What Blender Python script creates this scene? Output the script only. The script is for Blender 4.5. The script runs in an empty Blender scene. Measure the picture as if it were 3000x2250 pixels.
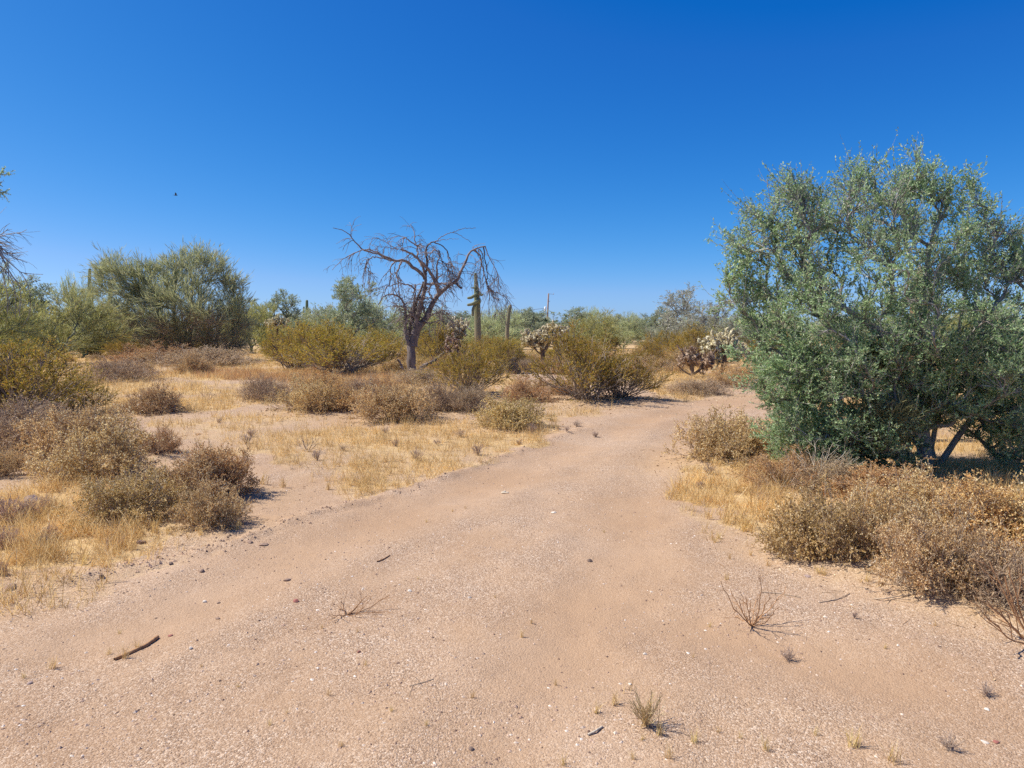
import bpy, math, random
import numpy as np
from mathutils import Vector

# ------------------------------------------------------------------ camera, sky, sun, exposure
F, CX, CY = 2080.0, 1500.0, 1125.0           # focal length and centre in photograph pixels
PITCH = math.atan(155.0 / F)
CAM_H = 1.6
sc = bpy.context.scene
C = sc.collection
cam_data = bpy.data.cameras.new("camera")
cam_data.sensor_width = 36.0
cam_data.lens = 36.0 * F / 3000.0
cam_data.clip_start = 0.05
cam_data.clip_end = 12000
cam = bpy.data.objects.new("camera", cam_data)
cam.location = (0, 0, CAM_H)
cam.rotation_euler = (math.pi / 2 - PITCH, 0, 0)
C.objects.link(cam)
sc.camera = cam

SUN_EL, SUN_AZ = math.radians(52), math.radians(-86)     # azimuth clockwise from +Y
world = bpy.data.worlds.new("World")
sc.world = world
world.use_nodes = True
wn, wl = world.node_tree.nodes, world.node_tree.links
wn.clear()
sky = wn.new("ShaderNodeTexSky")
sky.sky_type = 'NISHITA'
sky.sun_disc = False
sky.sun_elevation = SUN_EL
sky.sun_rotation = SUN_AZ
sky.altitude = 300
sky.air_density = 0.6
sky.dust_density = 0.7
sky.ozone_density = 4.0
bg = wn.new("ShaderNodeBackground")
bg.inputs[1].default_value = 0.10
wo = wn.new("ShaderNodeOutputWorld")
sep = wn.new("ShaderNodeSeparateColor"); com = wn.new("ShaderNodeCombineColor")
wl.new(sky.outputs[0], sep.inputs[0])


def wmath(op, a, b=None, c=None):
    x = wn.new("ShaderNodeMath"); x.operation = op
    for i, v in enumerate((a, b, c)):
        if v is None: continue
        if isinstance(v, (int, float)): x.inputs[i].default_value = v
        else: wl.new(v, x.inputs[i])
    return x.outputs[0]


# colour response of the phone camera: a deeper, more saturated blue
r_ = wmath('MINIMUM', wmath('MULTIPLY', wmath('POWER', wmath('MULTIPLY', sep.outputs[0], .1), 2.36), 4.87), wmath('MULTIPLY_ADD', sep.outputs[0], .119, -.085))
g_ = wmath('MAXIMUM', wmath('MULTIPLY_ADD', sep.outputs[1], .126, -.034), .02)
b_ = wmath('MULTIPLY', wmath('POWER', sep.outputs[2], .66), .2807)
for i, v in enumerate((r_, g_, b_)):
    wl.new(wmath('MULTIPLY', wmath('MAXIMUM', v, .004), 1 / .1415), com.inputs[i])
wl.new(com.outputs[0], bg.inputs[0])
wl.new(bg.outputs[0], wo.inputs[0])

sd = bpy.data.lights.new("sun", 'SUN')
sd.energy = 4.9
sd.angle = math.radians(0.5)
sd.color = (1.0, 0.94, 0.84)
sun = bpy.data.objects.new("sun", sd)
sdir = Vector((math.sin(SUN_AZ) * math.cos(SUN_EL), math.cos(SUN_AZ) * math.cos(SUN_EL), math.sin(SUN_EL)))
sun.rotation_euler = sdir.to_track_quat('Z', 'Y').to_euler()
sun.location = (0, 0, 30)
C.objects.link(sun)
sc.view_settings.view_transform = 'Standard'
sc.view_settings.look = 'None'
sc.view_settings.exposure = 0.5
sc.view_settings.gamma = 1.0
sc.view_settings.use_curve_mapping = False
sc.render.engine = 'CYCLES'
sc.cycles.use_denoising = False
sc.cycles.max_bounces = 8
sc.cycles.diffuse_bounces = 4
sc.cycles.transmission_bounces = 4

# ------------------------------------------------------------------ helpers
cp, sp = math.cos(PITCH), math.sin(PITCH)


def ray(px, py):
    a, b = px - CX, -(py - CY)
    return np.array([a, F * cp + b * sp, -F * sp + b * cp])


def at(px, py, z=0.0):
    d = ray(px, py)
    t = (z - CAM_H) / d[2]
    return np.array([d[0] * t, d[1] * t, z])


def pt(px, py, Y):
    d = ray(px, py)
    t = Y / d[1]
    return np.array([d[0] * t, Y, CAM_H + d[2] * t])


def _lat(ix, iy, seed):
    n = (ix * 374761393 + iy * 668265263 + seed * 1274126177) & 0x7fffffff
    n = ((n ^ (n >> 13)) * 1274126177) & 0x7fffffff
    return ((n ^ (n >> 16)) & 0xffff) / 65535.0


def noise2(x, y, seed=0):
    x = np.asarray(x, float); y = np.asarray(y, float)
    ix, iy = np.floor(x).astype(np.int64), np.floor(y).astype(np.int64)
    fx, fy = x - ix, y - iy
    fx, fy = fx * fx * (3 - 2 * fx), fy * fy * (3 - 2 * fy)
    a, b = _lat(ix, iy, seed), _lat(ix + 1, iy, seed)
    c, d = _lat(ix, iy + 1, seed), _lat(ix + 1, iy + 1, seed)
    return (a + (b - a) * fx) * (1 - fy) + (c + (d - c) * fx) * fy


def fbm(x, y, seed=0, o=3):
    s, a, t = 0, 1.0, 0
    for k in range(o):
        s = s + a * noise2(x * 2 ** k, y * 2 ** k, seed + k); t += a; a *= .5
    return s / t


def inside(poly, x, y):
    x = np.asarray(x, float); y = np.asarray(y, float)
    r = np.zeros(x.shape, bool)
    n = len(poly)
    for i in range(n):
        x0, y0 = poly[i][:2]; x1, y1 = poly[(i + 1) % n][:2]
        c = ((y0 > y) != (y1 > y)) & (x < (x1 - x0) * (y - y0) / ((y1 - y0) if y1 != y0 else 1e-9) + x0)
        r ^= c
    return r


def dist_line(P, x, y):
    d = np.full(np.shape(x), 1e9)
    for (a, b) in zip(P[:-1], P[1:]):
        ax, ay = a[:2]; bx, by = b[:2]
        vx, vy = bx - ax, by - ay
        t = np.clip(((x - ax) * vx + (y - ay) * vy) / (vx * vx + vy * vy + 1e-9), 0, 1)
        d = np.minimum(d, np.hypot(x - ax - t * vx, y - ay - t * vy))
    return d


def wpoly(pts):
    return [at(a, b) for a, b in pts]


# ground cover, laid out in world space
GRASS = [   # polygon, density
    (wpoly([(-700, 1290), (0, 1290), (180, 1400), (420, 1470), (620, 1545), (700, 1575), (600, 1600), (400, 1630), (200, 1665), (-100, 1690), (-700, 1700)]), 1.0),
    (wpoly([(-400, 1170), (60, 1230), (330, 1210), (560, 1212), (700, 1190), (1100, 1170), (1560, 1150), (1500, 1070), (900, 1040), (300, 1040), (-600, 1030)]), 1.0),
    (wpoly([(1000, 1235), (1200, 1262), (1330, 1240), (1560, 1225), (1650, 1262), (1560, 1312), (1420, 1345), (1250, 1360), (1000, 1310), (900, 1270)]), 0.8),
    (wpoly([(800, 1350), (1000, 1350), (1160, 1390), (1020, 1425), (850, 1415)]), 1.0),
    (wpoly([(560, 1260), (760, 1280), (760, 1340), (600, 1330), (480, 1290)]), 0.6),
    (wpoly([(1560, 1180), (1700, 1170), (1880, 1200), (1750, 1225), (1560, 1240)]), 0.35),
    (wpoly([(1860, 1130), (1880, 1095), (2000, 1060), (2300, 1060), (2260, 1125), (2130, 1132), (2050, 1160), (1960, 1172)]), 1.0),
    (wpoly([(1850, 1185), (2000, 1180), (2130, 1160), (2040, 1152), (1900, 1165)]), 0.5),
    (wpoly([(2020, 1350), (2150, 1360), (2330, 1310), (2500, 1300), (2600, 1640), (2400, 1630), (2280, 1600), (2120, 1555), (2020, 1470)]), 0.9),
    (wpoly([(2480, 1330), (3500, 1330), (3600, 1760), (2960, 1760), (2700, 1720), (2500, 1640)]), 0.8),
    (wpoly([(2250, 1150), (2700, 1150), (3600, 1150), (3600, 1400), (2400, 1400)]), 0.8),
]
THIN = [
    (wpoly([(430, 1220), (1000, 1230), (1560, 1240), (1500, 1340), (1200, 1400), (1000, 1460), (850, 1440), (700, 1330)]), 0.6),
    (wpoly([(-100, 1690), (600, 1600), (640, 1625), (300, 1720), (-100, 1800)]), 0.2),
    (wpoly([(2000, 1480), (2120, 1560), (2300, 1620), (2250, 1700), (2050, 1600)]), 0.25),
    (wpoly([(1700, 2020), (2000, 2040), (2700, 2150), (2700, 2400), (1500, 2400)]), 0.03),
]
ROAD_C = [at(700, 2600), at(1150, 1800), at(1500, 1500), at(1700, 1360), at(1850, 1270), at(2020, 1205), at(2250, 1160), at(2500, 1120)]
BERM = [at(-300, 1760), at(230, 1690), at(500, 1640), at(720, 1585), at(900, 1515), at(1150, 1445), at(1360, 1380), at(1560, 1300), at(1700, 1262)]
TRACK1 = [at(300, 1900), at(700, 1700), at(1050, 1560), at(1350, 1450), at(1600, 1340), at(1850, 1245), at(2200, 1165)]
TRACK2 = [at(1500, 2300), at(1750, 1750), at(1850, 1500), at(1930, 1340), at(2080, 1215), at(2330, 1150)]
TRACK3 = [at(3400, 2230), at(2850, 2090), at(2400, 1940), at(2050, 1850)]
HUMPS = []   # (x, y, radius, height), filled from the shrub list


def grass_density(x, y):
    wx = x + (fbm(x * 1.3, y * 1.3, 5) - .5) * 1.0 + (fbm(x * .25, y * .25, 9) - .5) * np.minimum(np.abs(y) * .12, 2)
    wy = y + (fbm(x * 1.3 + 31, y * 1.3, 7) - .5) * 1.2
    g = np.zeros(np.shape(x))
    for P, d in GRASS:
        g = np.maximum(g, inside(P, wx, wy) * d)
    for P, d in THIN:
        g = np.maximum(g, inside(P, wx, wy) * d)
    far = np.clip((y - 27) / 5, 0, 1)
    g = np.maximum(g, far * .9)
    side = np.clip((np.abs(x) - 1.1 * y - 1.5) / 1.5, 0, 1)
    g = np.maximum(g, side * .5)
    patch = np.clip((fbm(x * .9 + 3, y * .9, 21) - .28) * 3.4, 0.08, 1)
    return g * patch * .85


def height(x, y):
    x = np.asarray(x, float); y = np.asarray(y, float)
    h = (fbm(x * .12, y * .12, 41) - .5) * .16 * np.clip(np.hypot(x, y) / 12, 0, 1)
    h = h + (fbm(x * .7, y * .7, 43) - .5) * .05 + (fbm(x * 4, y * 4, 47) - .5) * .022 + (fbm(x * 11, y * 11, 49, 2) - .5) * .007
    near = np.hypot(x, y) < 60
    db = dist_line(BERM, x, y)
    h = h + .03 * np.exp(-(db / .10) ** 2) * (.35 + noise2(x * 3, y * 3, 3)) * near
    h = h + (fbm(x * 14, y * 14, 61, 2) - .5) * .055 * np.exp(-(db / .15) ** 2) * near
    for T in (TRACK1, TRACK2, TRACK3):
        h = h - .018 * np.exp(-(dist_line(T, x, y) / .26) ** 2) * near + .009 * np.exp(-((dist_line(T, x, y) - .5) / .16) ** 2) * near
    q = 0 * x
    for hx, hy, r, a in HUMPS:
        q = q + a * np.exp(-((x - hx) ** 2 + (y - hy) ** 2) / (r * r))
    return h + .07 * np.tanh(q / .07)


# ------------------------------------------------------------------ mesh building
class MB:
    def __init__(self):
        self.v, self.q, self.t, self.n = [], [], [], 0

    def add(self, v, q=None, t=None):
        v = np.asarray(v, np.float32).reshape(-1, 3)
        if q is not None and len(q): self.q.append(np.asarray(q, np.int64).reshape(-1, 4) + self.n)
        if t is not None and len(t): self.t.append(np.asarray(t, np.int64).reshape(-1, 3) + self.n)
        self.v.append(v); self.n += len(v)

    def tubes(self, P, R, s=4, cap=False):
        P = np.asarray(P, float); R = np.asarray(R, float)
        if P.ndim == 2: P = P[None]; R = R[None]
        N, K, _ = P.shape
        if N == 0: return
        T = np.gradient(P, axis=1)
        T /= np.linalg.norm(T, axis=2, keepdims=True) + 1e-9
        m = T.mean(1)
        ref = np.where((np.abs(m[:, 2]) > .8)[:, None], np.array([1., 0, 0]), np.array([0, 0, 1.]))[:, None, :]
        A = np.cross(T, ref); A /= np.linalg.norm(A, axis=2, keepdims=True) + 1e-9
        B = np.cross(T, A)
        an = np.arange(s) * 2 * math.pi / s
        V = P[:, :, None, :] + R[:, :, None, None] * (A[:, :, None, :] * np.cos(an)[None, None, :, None] + B[:, :, None, :] * np.sin(an)[None, None, :, None])
        b = (np.arange(N) * K * s)[:, None, None] + (np.arange(K - 1) * s)[None, :, None]
        i = np.arange(s)[None, None, :]; j = (np.arange(s) + 1)[None, None, :] % s
        q = np.stack([b + i, b + j, b + s + j, b + s + i], -1).reshape(-1, 4)
        self.add(V, q)
        if cap:
            c0 = self.n
            top = P[:, -1] + T[:, -1] * R[:, -1:] * .6
            self.add(top)
            base = c0 - N * K * s
            tt = []
            for n in range(N):
                o = base + n * K * s + (K - 1) * s
                for a in range(s): tt.append((o + a, o + (a + 1) % s, c0 + n))
            self.t.append(np.array(tt, np.int64))

    def leaves(self, p, d, L, W, rng, fold=0.0):
        N = len(p)
        if N == 0: return
        d = d / (np.linalg.norm(d, axis=1, keepdims=True) + 1e-9)
        r = rng.normal(size=(N, 3))
        s = np.cross(d, r); s /= np.linalg.norm(s, axis=1, keepdims=True) + 1e-9
        L = np.broadcast_to(L, (N,))[:, None]; W = np.broadcast_to(W, (N,))[:, None]
        n = np.cross(d, s) * fold * W
        V = np.stack([p, p + d * L * .5 + s * W * .5 + n, p + d * L, p + d * L * .5 - s * W * .5 + n], 1)
        q = np.arange(N * 4).reshape(N, 4)
        self.add(V, q)

    def ribbon(self, P, R, rng):
        d = P[:, -1] - P[:, 0]; L = np.linalg.norm(d, axis=1)
        self.leaves(P[:, 0], d, L, R[:, 0] * 2.6, rng)

    def blades(self, p, d, L, W, rng, bend=.3):
        N = len(p)
        if N == 0: return
        d = d / (np.linalg.norm(d, axis=1, keepdims=True) + 1e-9)
        r = rng.normal(size=(N, 3)); r[:, 2] *= .2
        s = np.cross(d, r); s /= np.linalg.norm(s, axis=1, keepdims=True) + 1e-9
        L = np.broadcast_to(L, (N,))[:, None]; W = np.broadcast_to(W, (N,))[:, None]
        o = np.cross(d, s)
        m = p + d * L * .55
        e = p + d * L + o * L * bend * rng.uniform(-1, 1, (N, 1)); e[:, 2] -= (L[:, 0] * bend * .25)
        V = np.stack([p - s * W * .5, p + s * W * .5, m + s * W * .4, m - s * W * .4, e], 1)
        b = np.arange(N)[:, None] * 5
        self.add(V, b + np.array([[0, 1, 2, 3]]), b + np.array([[3, 2, 4]]))

    def mesh(self, name, mat, smooth=False):
        me = bpy.data.meshes.new(name)
        v = np.concatenate(self.v) if self.v else np.zeros((0, 3), np.float32)
        q = np.concatenate(self.q) if self.q else np.zeros((0, 4), np.int64)
        t = np.concatenate(self.t) if self.t else np.zeros((0, 3), np.int64)
        me.vertices.add(len(v)); me.vertices.foreach_set("co", v.astype(np.float32).ravel())
        nl = len(q) * 4 + len(t) * 3
        me.loops.add(nl)
        me.loops.foreach_set("vertex_index", np.concatenate([q.ravel(), t.ravel()]).astype(np.int32))
        me.polygons.add(len(q) + len(t))
        st = np.concatenate([np.arange(len(q)) * 4, len(q) * 4 + np.arange(len(t)) * 3]).astype(np.int32)
        me.polygons.foreach_set("loop_start", st)
        me.update(calc_edges=True)
        me.polygons.foreach_set("use_smooth", np.full(len(me.polygons), smooth))
        me.materials.append(mat)
        me.validate()
        return me


def curve_k(P, K):
    P = np.asarray(P, float)
    seg = np.linalg.norm(np.diff(P[:, :3], axis=0), axis=1)
    s = np.concatenate([[0], np.cumsum(seg)]); s /= s[-1]
    u = np.linspace(0, 1, K)
    # Catmull-like smoothing: linear resample finely then box smooth
    f = np.stack([np.interp(np.linspace(0, 1, K * 4), s, P[:, c]) for c in range(P.shape[1])], 1)
    g = f.copy()
    for _ in range(2): g[1:-1] = (g[:-2] + g[1:-1] * 2 + g[2:]) / 4
    return np.stack([np.interp(u, np.linspace(0, 1, K * 4), g[:, c]) for c in range(P.shape[1])], 1)


def grow(rng, P, R, n, t=(.3, 1), ang=(25, 55), L=(.2, .5), K=4, up=0., wig=.15, rr=.6, tip=.35, tl=.4, rmin=.001, zmin=.01):
    N, Kp, _ = P.shape
    idx = np.repeat(np.arange(N), n); M = len(idx)
    tt = rng.uniform(t[0], t[1], M)
    x = tt * (Kp - 1); i = np.minimum(x.astype(int), Kp - 2); f = (x - i)[:, None]
    a, b = P[idx, i], P[idx, i + 1]
    p = a + (b - a) * f
    r0 = np.maximum((R[idx, i] * (1 - f[:, 0]) + R[idx, i + 1] * f[:, 0]) * rr, rmin)
    d = b - a; d /= np.linalg.norm(d, axis=1, keepdims=True) + 1e-9
    q = np.cross(d, rng.normal(size=(M, 3))); q /= np.linalg.norm(q, axis=1, keepdims=True) + 1e-9
    an = np.radians(rng.uniform(ang[0], ang[1], M))[:, None]
    d = d * np.cos(an) + q * np.sin(an)
    LL = rng.uniform(L[0], L[1], M) * (1 - tl * tt)
    out = [p]
    for k in range(K - 1):
        d = d + rng.normal(size=(M, 3)) * wig
        d[:, 2] += up
        d /= np.linalg.norm(d, axis=1, keepdims=True) + 1e-9
        p = p + d * (LL / (K - 1))[:, None]
        p[:, 2] = np.maximum(p[:, 2], zmin)
        out.append(p)
    return np.stack(out, 1), r0[:, None] * np.linspace(1, tip, K)[None]


def along(rng, P, n, t=(.2, 1)):
    N, Kp, _ = P.shape
    idx = np.repeat(np.arange(N), n); M = len(idx)
    x = rng.uniform(t[0], t[1], M) * (Kp - 1); i = np.minimum(x.astype(int), Kp - 2); f = (x - i)[:, None]
    a, b = P[idx, i], P[idx, i + 1]
    d = b - a; d /= np.linalg.norm(d, axis=1, keepdims=True) + 1e-9
    return a + (b - a) * f, d


def skeleton(rng, init, targets, alpha=.5, rtip=.012, step=.22, pw=.46, sag=0.1, wig=.03, K=8, rmax=9.):
    """limbs from traced starting polylines out to target points; returns (limb polylines, radii)"""
    nodes, par, plen = [], [], []
    paths = []
    for P in init:
        P = np.asarray(P, float)
        k = max(4, int(np.linalg.norm(np.diff(P, axis=0), axis=1).sum() / step))
        P = curve_k(P, k)
        if nodes:
            A = np.array(nodes); j = int(np.argmin(((A - P[0]) ** 2).sum(1)))
            pr = j if np.linalg.norm(A[j] - P[0]) < .6 else -1
        else: pr = -1
        path = [pr] if pr >= 0 else []
        for p in P:
            l = 0 if pr < 0 else plen[pr] + np.linalg.norm(p - nodes[pr])
            nodes.append(p); par.append(pr); plen.append(l); pr = len(nodes) - 1; path.append(pr)
        paths.append(path)
    root = np.array(nodes[0])
    targets = np.asarray(targets)
    order = np.argsort(np.linalg.norm(targets - root, axis=1))
    ends = []
    for ti in order:
        T = targets[ti]
        A = np.array(nodes)
        v = T - A; dd = np.linalg.norm(v, axis=1)
        cost = dd + alpha * np.array(plen) + np.where(A[:, 2] > T[2] + .3, .6, 0)
        j = int(np.argmin(cost))
        D = dd[j]
        if D < .08: continue
        k = max(3, int(D / step) + 1)
        S = A[j]
        if par[j] >= 0: td = S - np.array(nodes[par[j]])
        else: td = np.array([0, 0, 1.])
        td = td / (np.linalg.norm(td) + 1e-9)
        M = S + td * D * .33; M[2] += D * sag
        u = np.linspace(0, 1, k + 1)[1:, None]
        B = (1 - u) ** 2 * S + 2 * u * (1 - u) * M + u * u * T
        B = B + rng.normal(size=B.shape) * wig * min(D, 1) * (1 - u * .3)
        pr = j; path = [j]
        for p in B:
            nodes.append(p); par.append(pr); plen.append(plen[pr] + np.linalg.norm(p - nodes[pr])); pr = len(nodes) - 1; path.append(pr)
        ends.append(pr); paths.append(path)
    cnt = np.zeros(len(nodes))
    for e in ends: cnt[e] += 1
    for i in range(len(nodes) - 1, -1, -1):
        if par[i] >= 0: cnt[par[i]] += cnt[i]
    rad = np.minimum(rtip * np.maximum(cnt, 1) ** pw, rmax)
    A = np.array(nodes)
    P, R = [], []
    for path in paths:
        if len(path) < 2: continue
        pts = np.column_stack([A[path], rad[path]])
        if len(path) > 1: pts[0, 3] = min(pts[0, 3], pts[1, 3] * 1.15)
        seg = np.linalg.norm(np.diff(pts[:, :3], axis=0), axis=1) + 1e-6
        s = np.concatenate([[0], np.cumsum(seg)]); s /= s[-1]
        u = np.linspace(0, 1, K)
        g = np.stack([np.interp(u, s, pts[:, c]) for c in range(4)], 1)
        P.append(g[:, :3]); R.append(g[:, 3])
    return np.array(P), np.array(R), np.array([n > 0 for n in range(len(P))])


def blob_points(rng, ells, n, shell=.55):
    """points in a union of ellipsoids (cx,cy,cz,rx,ry,rz,weight), mostly towards their outsides"""
    w = np.array([e[6] for e in ells], float); w /= w.sum()
    out = []
    for _ in range(n):
        e = ells[rng.choice(len(ells), p=w)]
        d = rng.normal(size=3); d /= np.linalg.norm(d)
        r = rng.uniform(shell, 1) if rng.random() < .75 else rng.uniform(.15, .8)
        out.append(np.array(e[:3]) + d * r * np.array(e[3:6]))
    return np.array(out)


def poly_targets(rng, poly, n, Y0, base, dmax, slope=1.0, edge=.35):
    """points filling an outline given in photograph pixels, inflated to a real depth"""
    P = np.array(poly, float); k = Y0 / F
    out = []
    L = [np.array([a, b]) for a, b in poly] + [np.array(poly[0], float)]
    while len(out) < n:
        x = rng.uniform(P[:, 0].min(), P[:, 0].max(), 400); y = rng.uniform(P[:, 1].min(), P[:, 1].max(), 400)
        m = inside(poly, x, y); x, y = x[m], y[m]
        d = dist_line(L, x, y) * k
        for a, b, c in zip(x, y, d):
            if c > .45 and rng.random() < edge: continue
            T = min(dmax, slope * c + .12)
            u = rng.uniform(-1, 1); u = math.copysign(abs(u) ** .65, u)
            out.append(pt(a, b, Y0 + u * T) - base)
            if len(out) >= n: break
    return np.array(out)


# ------------------------------------------------------------------ materials
def new_mat(name):
    m = bpy.data.materials.new(name); m.use_nodes = True
    n = m.node_tree.nodes; n.clear()
    return m, n, m.node_tree.links


def ramp(n, stops, interp='LINEAR'):
    r = n.new("ShaderNodeValToRGB"); r.color_ramp.interpolation = interp
    e = r.color_ramp.elements
    while len(e) < len(stops): e.new(.5)
    for k, (p, c) in enumerate(stops):
        e[k].position = p; e[k].color = (*c, 1)
    return r


def leaf_mat(name, stops, trans=.3, rough=.6, objvar=.12, spec=.25):
    m, n, l = new_mat(name)
    g = n.new("ShaderNodeNewGeometry")
    r = ramp(n, stops); l.new(g.outputs["Random Per Island"], r.inputs[0])
    oi = n.new("ShaderNodeObjectInfo")
    mr = n.new("ShaderNodeMapRange"); mr.inputs[3].default_value = 1 - objvar; mr.inputs[4].default_value = 1 + objvar
    l.new(oi.outputs["Random"], mr.inputs[0])
    tc = n.new("ShaderNodeTexCoord"); no = n.new("ShaderNodeTexNoise"); no.inputs["Scale"].default_value = 1.7
    l.new(tc.outputs["Object"], no.inputs["Vector"])
    mr2 = n.new("ShaderNodeMapRange"); mr2.inputs[1].default_value = .3; mr2.inputs[2].default_value = .7
    mr2.inputs[3].default_value = .82; mr2.inputs[4].default_value = 1.18
    l.new(no.outputs["Fac"], mr2.inputs[0])
    mu = n.new("ShaderNodeMath"); mu.operation = 'MULTIPLY'
    l.new(mr.outputs[0], mu.inputs[0]); l.new(mr2.outputs[0], mu.inputs[1])
    hs = n.new("ShaderNodeHueSaturation")
    l.new(mu.outputs[0], hs.inputs["Value"]); l.new(r.outputs[0], hs.inputs["Color"])
    mh = n.new("ShaderNodeMapRange"); mh.inputs[3].default_value = .49; mh.inputs[4].default_value = .51
    l.new(oi.outputs["Random"], mh.inputs[0]); l.new(mh.outputs[0], hs.inputs["Hue"])
    p = n.new("ShaderNodeBsdfPrincipled"); p.inputs["Roughness"].default_value = rough
    p.inputs["Specular IOR Level"].default_value = spec
    t = n.new("ShaderNodeBsdfTranslucent")
    l.new(hs.outputs[0], p.inputs["Base Color"]); l.new(hs.outputs[0], t.inputs[0])
    mx = n.new("ShaderNodeMixShader"); mx.inputs[0].default_value = trans
    l.new(p.outputs[0], mx.inputs[1]); l.new(t.outputs[0], mx.inputs[2])
    o = n.new("ShaderNodeOutputMaterial"); l.new(mx.outputs[0], o.inputs[0])
    return m


def bark_mat(name, c0, c1, scale=18, rough=.85, island=True, bump=.4):
    m, n, l = new_mat(name)
    tc = n.new("ShaderNodeTexCoord"); mp = n.new("ShaderNodeMapping"); mp.inputs["Scale"].default_value = (1, 1, .25)
    l.new(tc.outputs["Object"], mp.inputs[0])
    no = n.new("ShaderNodeTexNoise"); no.inputs["Scale"].default_value = scale; no.inputs["Detail"].default_value = 6
    l.new(mp.outputs[0], no.inputs["Vector"])
    g = n.new("ShaderNodeNewGeometry")
    ad = n.new("ShaderNodeMath"); ad.operation = 'MULTIPLY_ADD'; ad.inputs[1].default_value = .5
    l.new(g.outputs["Random Per Island"], ad.inputs[0]); l.new(no.outputs["Fac"], ad.inputs[2])
    r = ramp(n, [(.38, c0), (.95, c1)])
    l.new(ad.outputs[0], r.inputs[0])
    p = n.new("ShaderNodeBsdfPrincipled"); p.inputs["Roughness"].default_value = rough; p.inputs["Specular IOR Level"].default_value = .2
    l.new(r.outputs[0], p.inputs["Base Color"])
    b = n.new("ShaderNodeBump"); b.inputs["Strength"].default_value = bump; b.inputs["Distance"].default_value = .02
    l.new(no.outputs["Fac"], b.inputs["Height"]); l.new(b.outputs[0], p.inputs["Normal"])
    o = n.new("ShaderNodeOutputMaterial"); l.new(p.outputs[0], o.inputs[0])
    return m


M = {}
M['ironleaf'] = leaf_mat('ironwood_leaf', [(0, (.16, .24, .10)), (.35, (.31, .44, .20)), (.75, (.46, .59, .31)), (.93, (.62, .71, .45)), (1, (.64, .58, .30))], 0.5, .45, .05, .45)
M['greentwig'] = leaf_mat('palo_verde_twig', [(0, (.36, .41, .20)), (.5, (.52, .56, .28)), (.85, (.62, .63, .36)), (1, (.54, .47, .30))], 0.5, .55, .14)
M['yellowtwig'] = leaf_mat('yellow_green_twig', [(0, (.30, .31, .10)), (.5, (.46, .46, .15)), (.85, (.58, .55, .22)), (1, (.52, .40, .20))], .48, .55, .14)
M['mesqleaf'] = leaf_mat('mesquite_leaf', [(0, (.24, .30, .17)), (.5, (.36, .42, .25)), (.9, (.46, .48, .31)), (1, (.48, .43, .28))], 0.45, .55, .12)
M['greyleaf'] = leaf_mat('grey_leaf', [(0, (.28, .31, .22)), (.5, (.40, .41, .30)), (1, (.52, .47, .35))], 0.4, .6, .08)
M['creoleaf'] = leaf_mat('creosote_leaf', [(0, (.28, .235, .04)), (.4, (.44, .34, .055)), (.75, (.52, .36, .06)), (1, (.55, .30, .065))], 0.42, .5, .10, .3)
M['burleaf'] = leaf_mat('bursage_leaf', [(0, (.30, .17, .07)), (.3, (.52, .33, .14)), (.6, (.70, .50, .23)), (.85, (.82, .65, .35)), (1, (.90, .80, .56))], 0.32, .7, .10)
M['burolive'] = leaf_mat('bursage_olive_leaf', [(0, (.30, .20, .06)), (.35, (.54, .38, .13)), (.7, (.74, .56, .24)), (1, (.86, .74, .46))], 0.32, .7, .10)
M['burrust'] = leaf_mat('bursage_rust_leaf', [(0, (.34, .16, .06)), (.4, (.58, .33, .13)), (.75, (.70, .47, .20)), (1, (.82, .64, .36))], 0.32, .7, .10)
M['burgrey'] = leaf_mat('bursage_grey_leaf', [(0, (.28, .18, .11)), (.4, (.46, .32, .19)), (.8, (.58, .44, .26)), (1, (.72, .58, .38))], 0.32, .7, .10)
M['grass'] = leaf_mat('dry_grass', [(0, (.50, .33, .12)), (.4, (.72, .51, .20)), (.8, (.84, .63, .29)), (1, (.90, .76, .46))], 0.4, .6, .04, .3)
M['greygrass'] = leaf_mat('grey_seedhead_grass', [(0, (.36, .26, .21)), (.5, (.52, .39, .31)), (1, (.64, .52, .42))], 0.35, .7, .06)
M['mauve'] = leaf_mat('mauve_seed_grass', [(0, (.34, .22, .17)), (.5, (.48, .33, .27)), (1, (.60, .45, .36))], .35, .7, .05)
M['redgrass'] = leaf_mat('reddish_grass', [(0, (.38, .19, .09)), (.5, (.52, .29, .14)), (1, (.64, .42, .22))], 0.35, .7, .06)
M['ironbark'] = bark_mat('ironwood_bark', (.11, .095, .085), (.38, .355, .32), 14)
M['palbark'] = bark_mat('palo_verde_bark', (.17, .17, .10), (.40, .41, .27), 14)
M['greytwigs'] = bark_mat('grey_twigs', (.20, .135, .09), (.48, .37, .26), 30)
M['darktwigs'] = bark_mat('dark_twigs', (.13, .10, .08), (.40, .33, .26), 30)
M['deadwood'] = bark_mat('dead_wood', (.055, .042, .038), (.33, .265, .235), 9, .8, True, 1.0)
M['brownstick'] = bark_mat('brown_stick', (.17, .085, .04), (.46, .26, .13), 30)
M['palestick'] = bark_mat('pale_stick', (.40, .33, .24), (.62, .54, .42), 30)
M['pole'] = bark_mat('weathered_pole', (.20, .13, .10), (.36, .26, .21), 10)
M['mistle'] = leaf_mat('mistletoe_stem', [(0, (.12, .115, .05)), (.6, (.24, .22, .10)), (1, (.38, .33, .16))], 0.15, .7, .05)


M['oldstem'] = leaf_mat('olive_grey_stem', [(0, (.45, .36, .17)), (.6, (.62, .50, .26)), (1, (.75, .62, .36))], .2, .7, .02)


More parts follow.
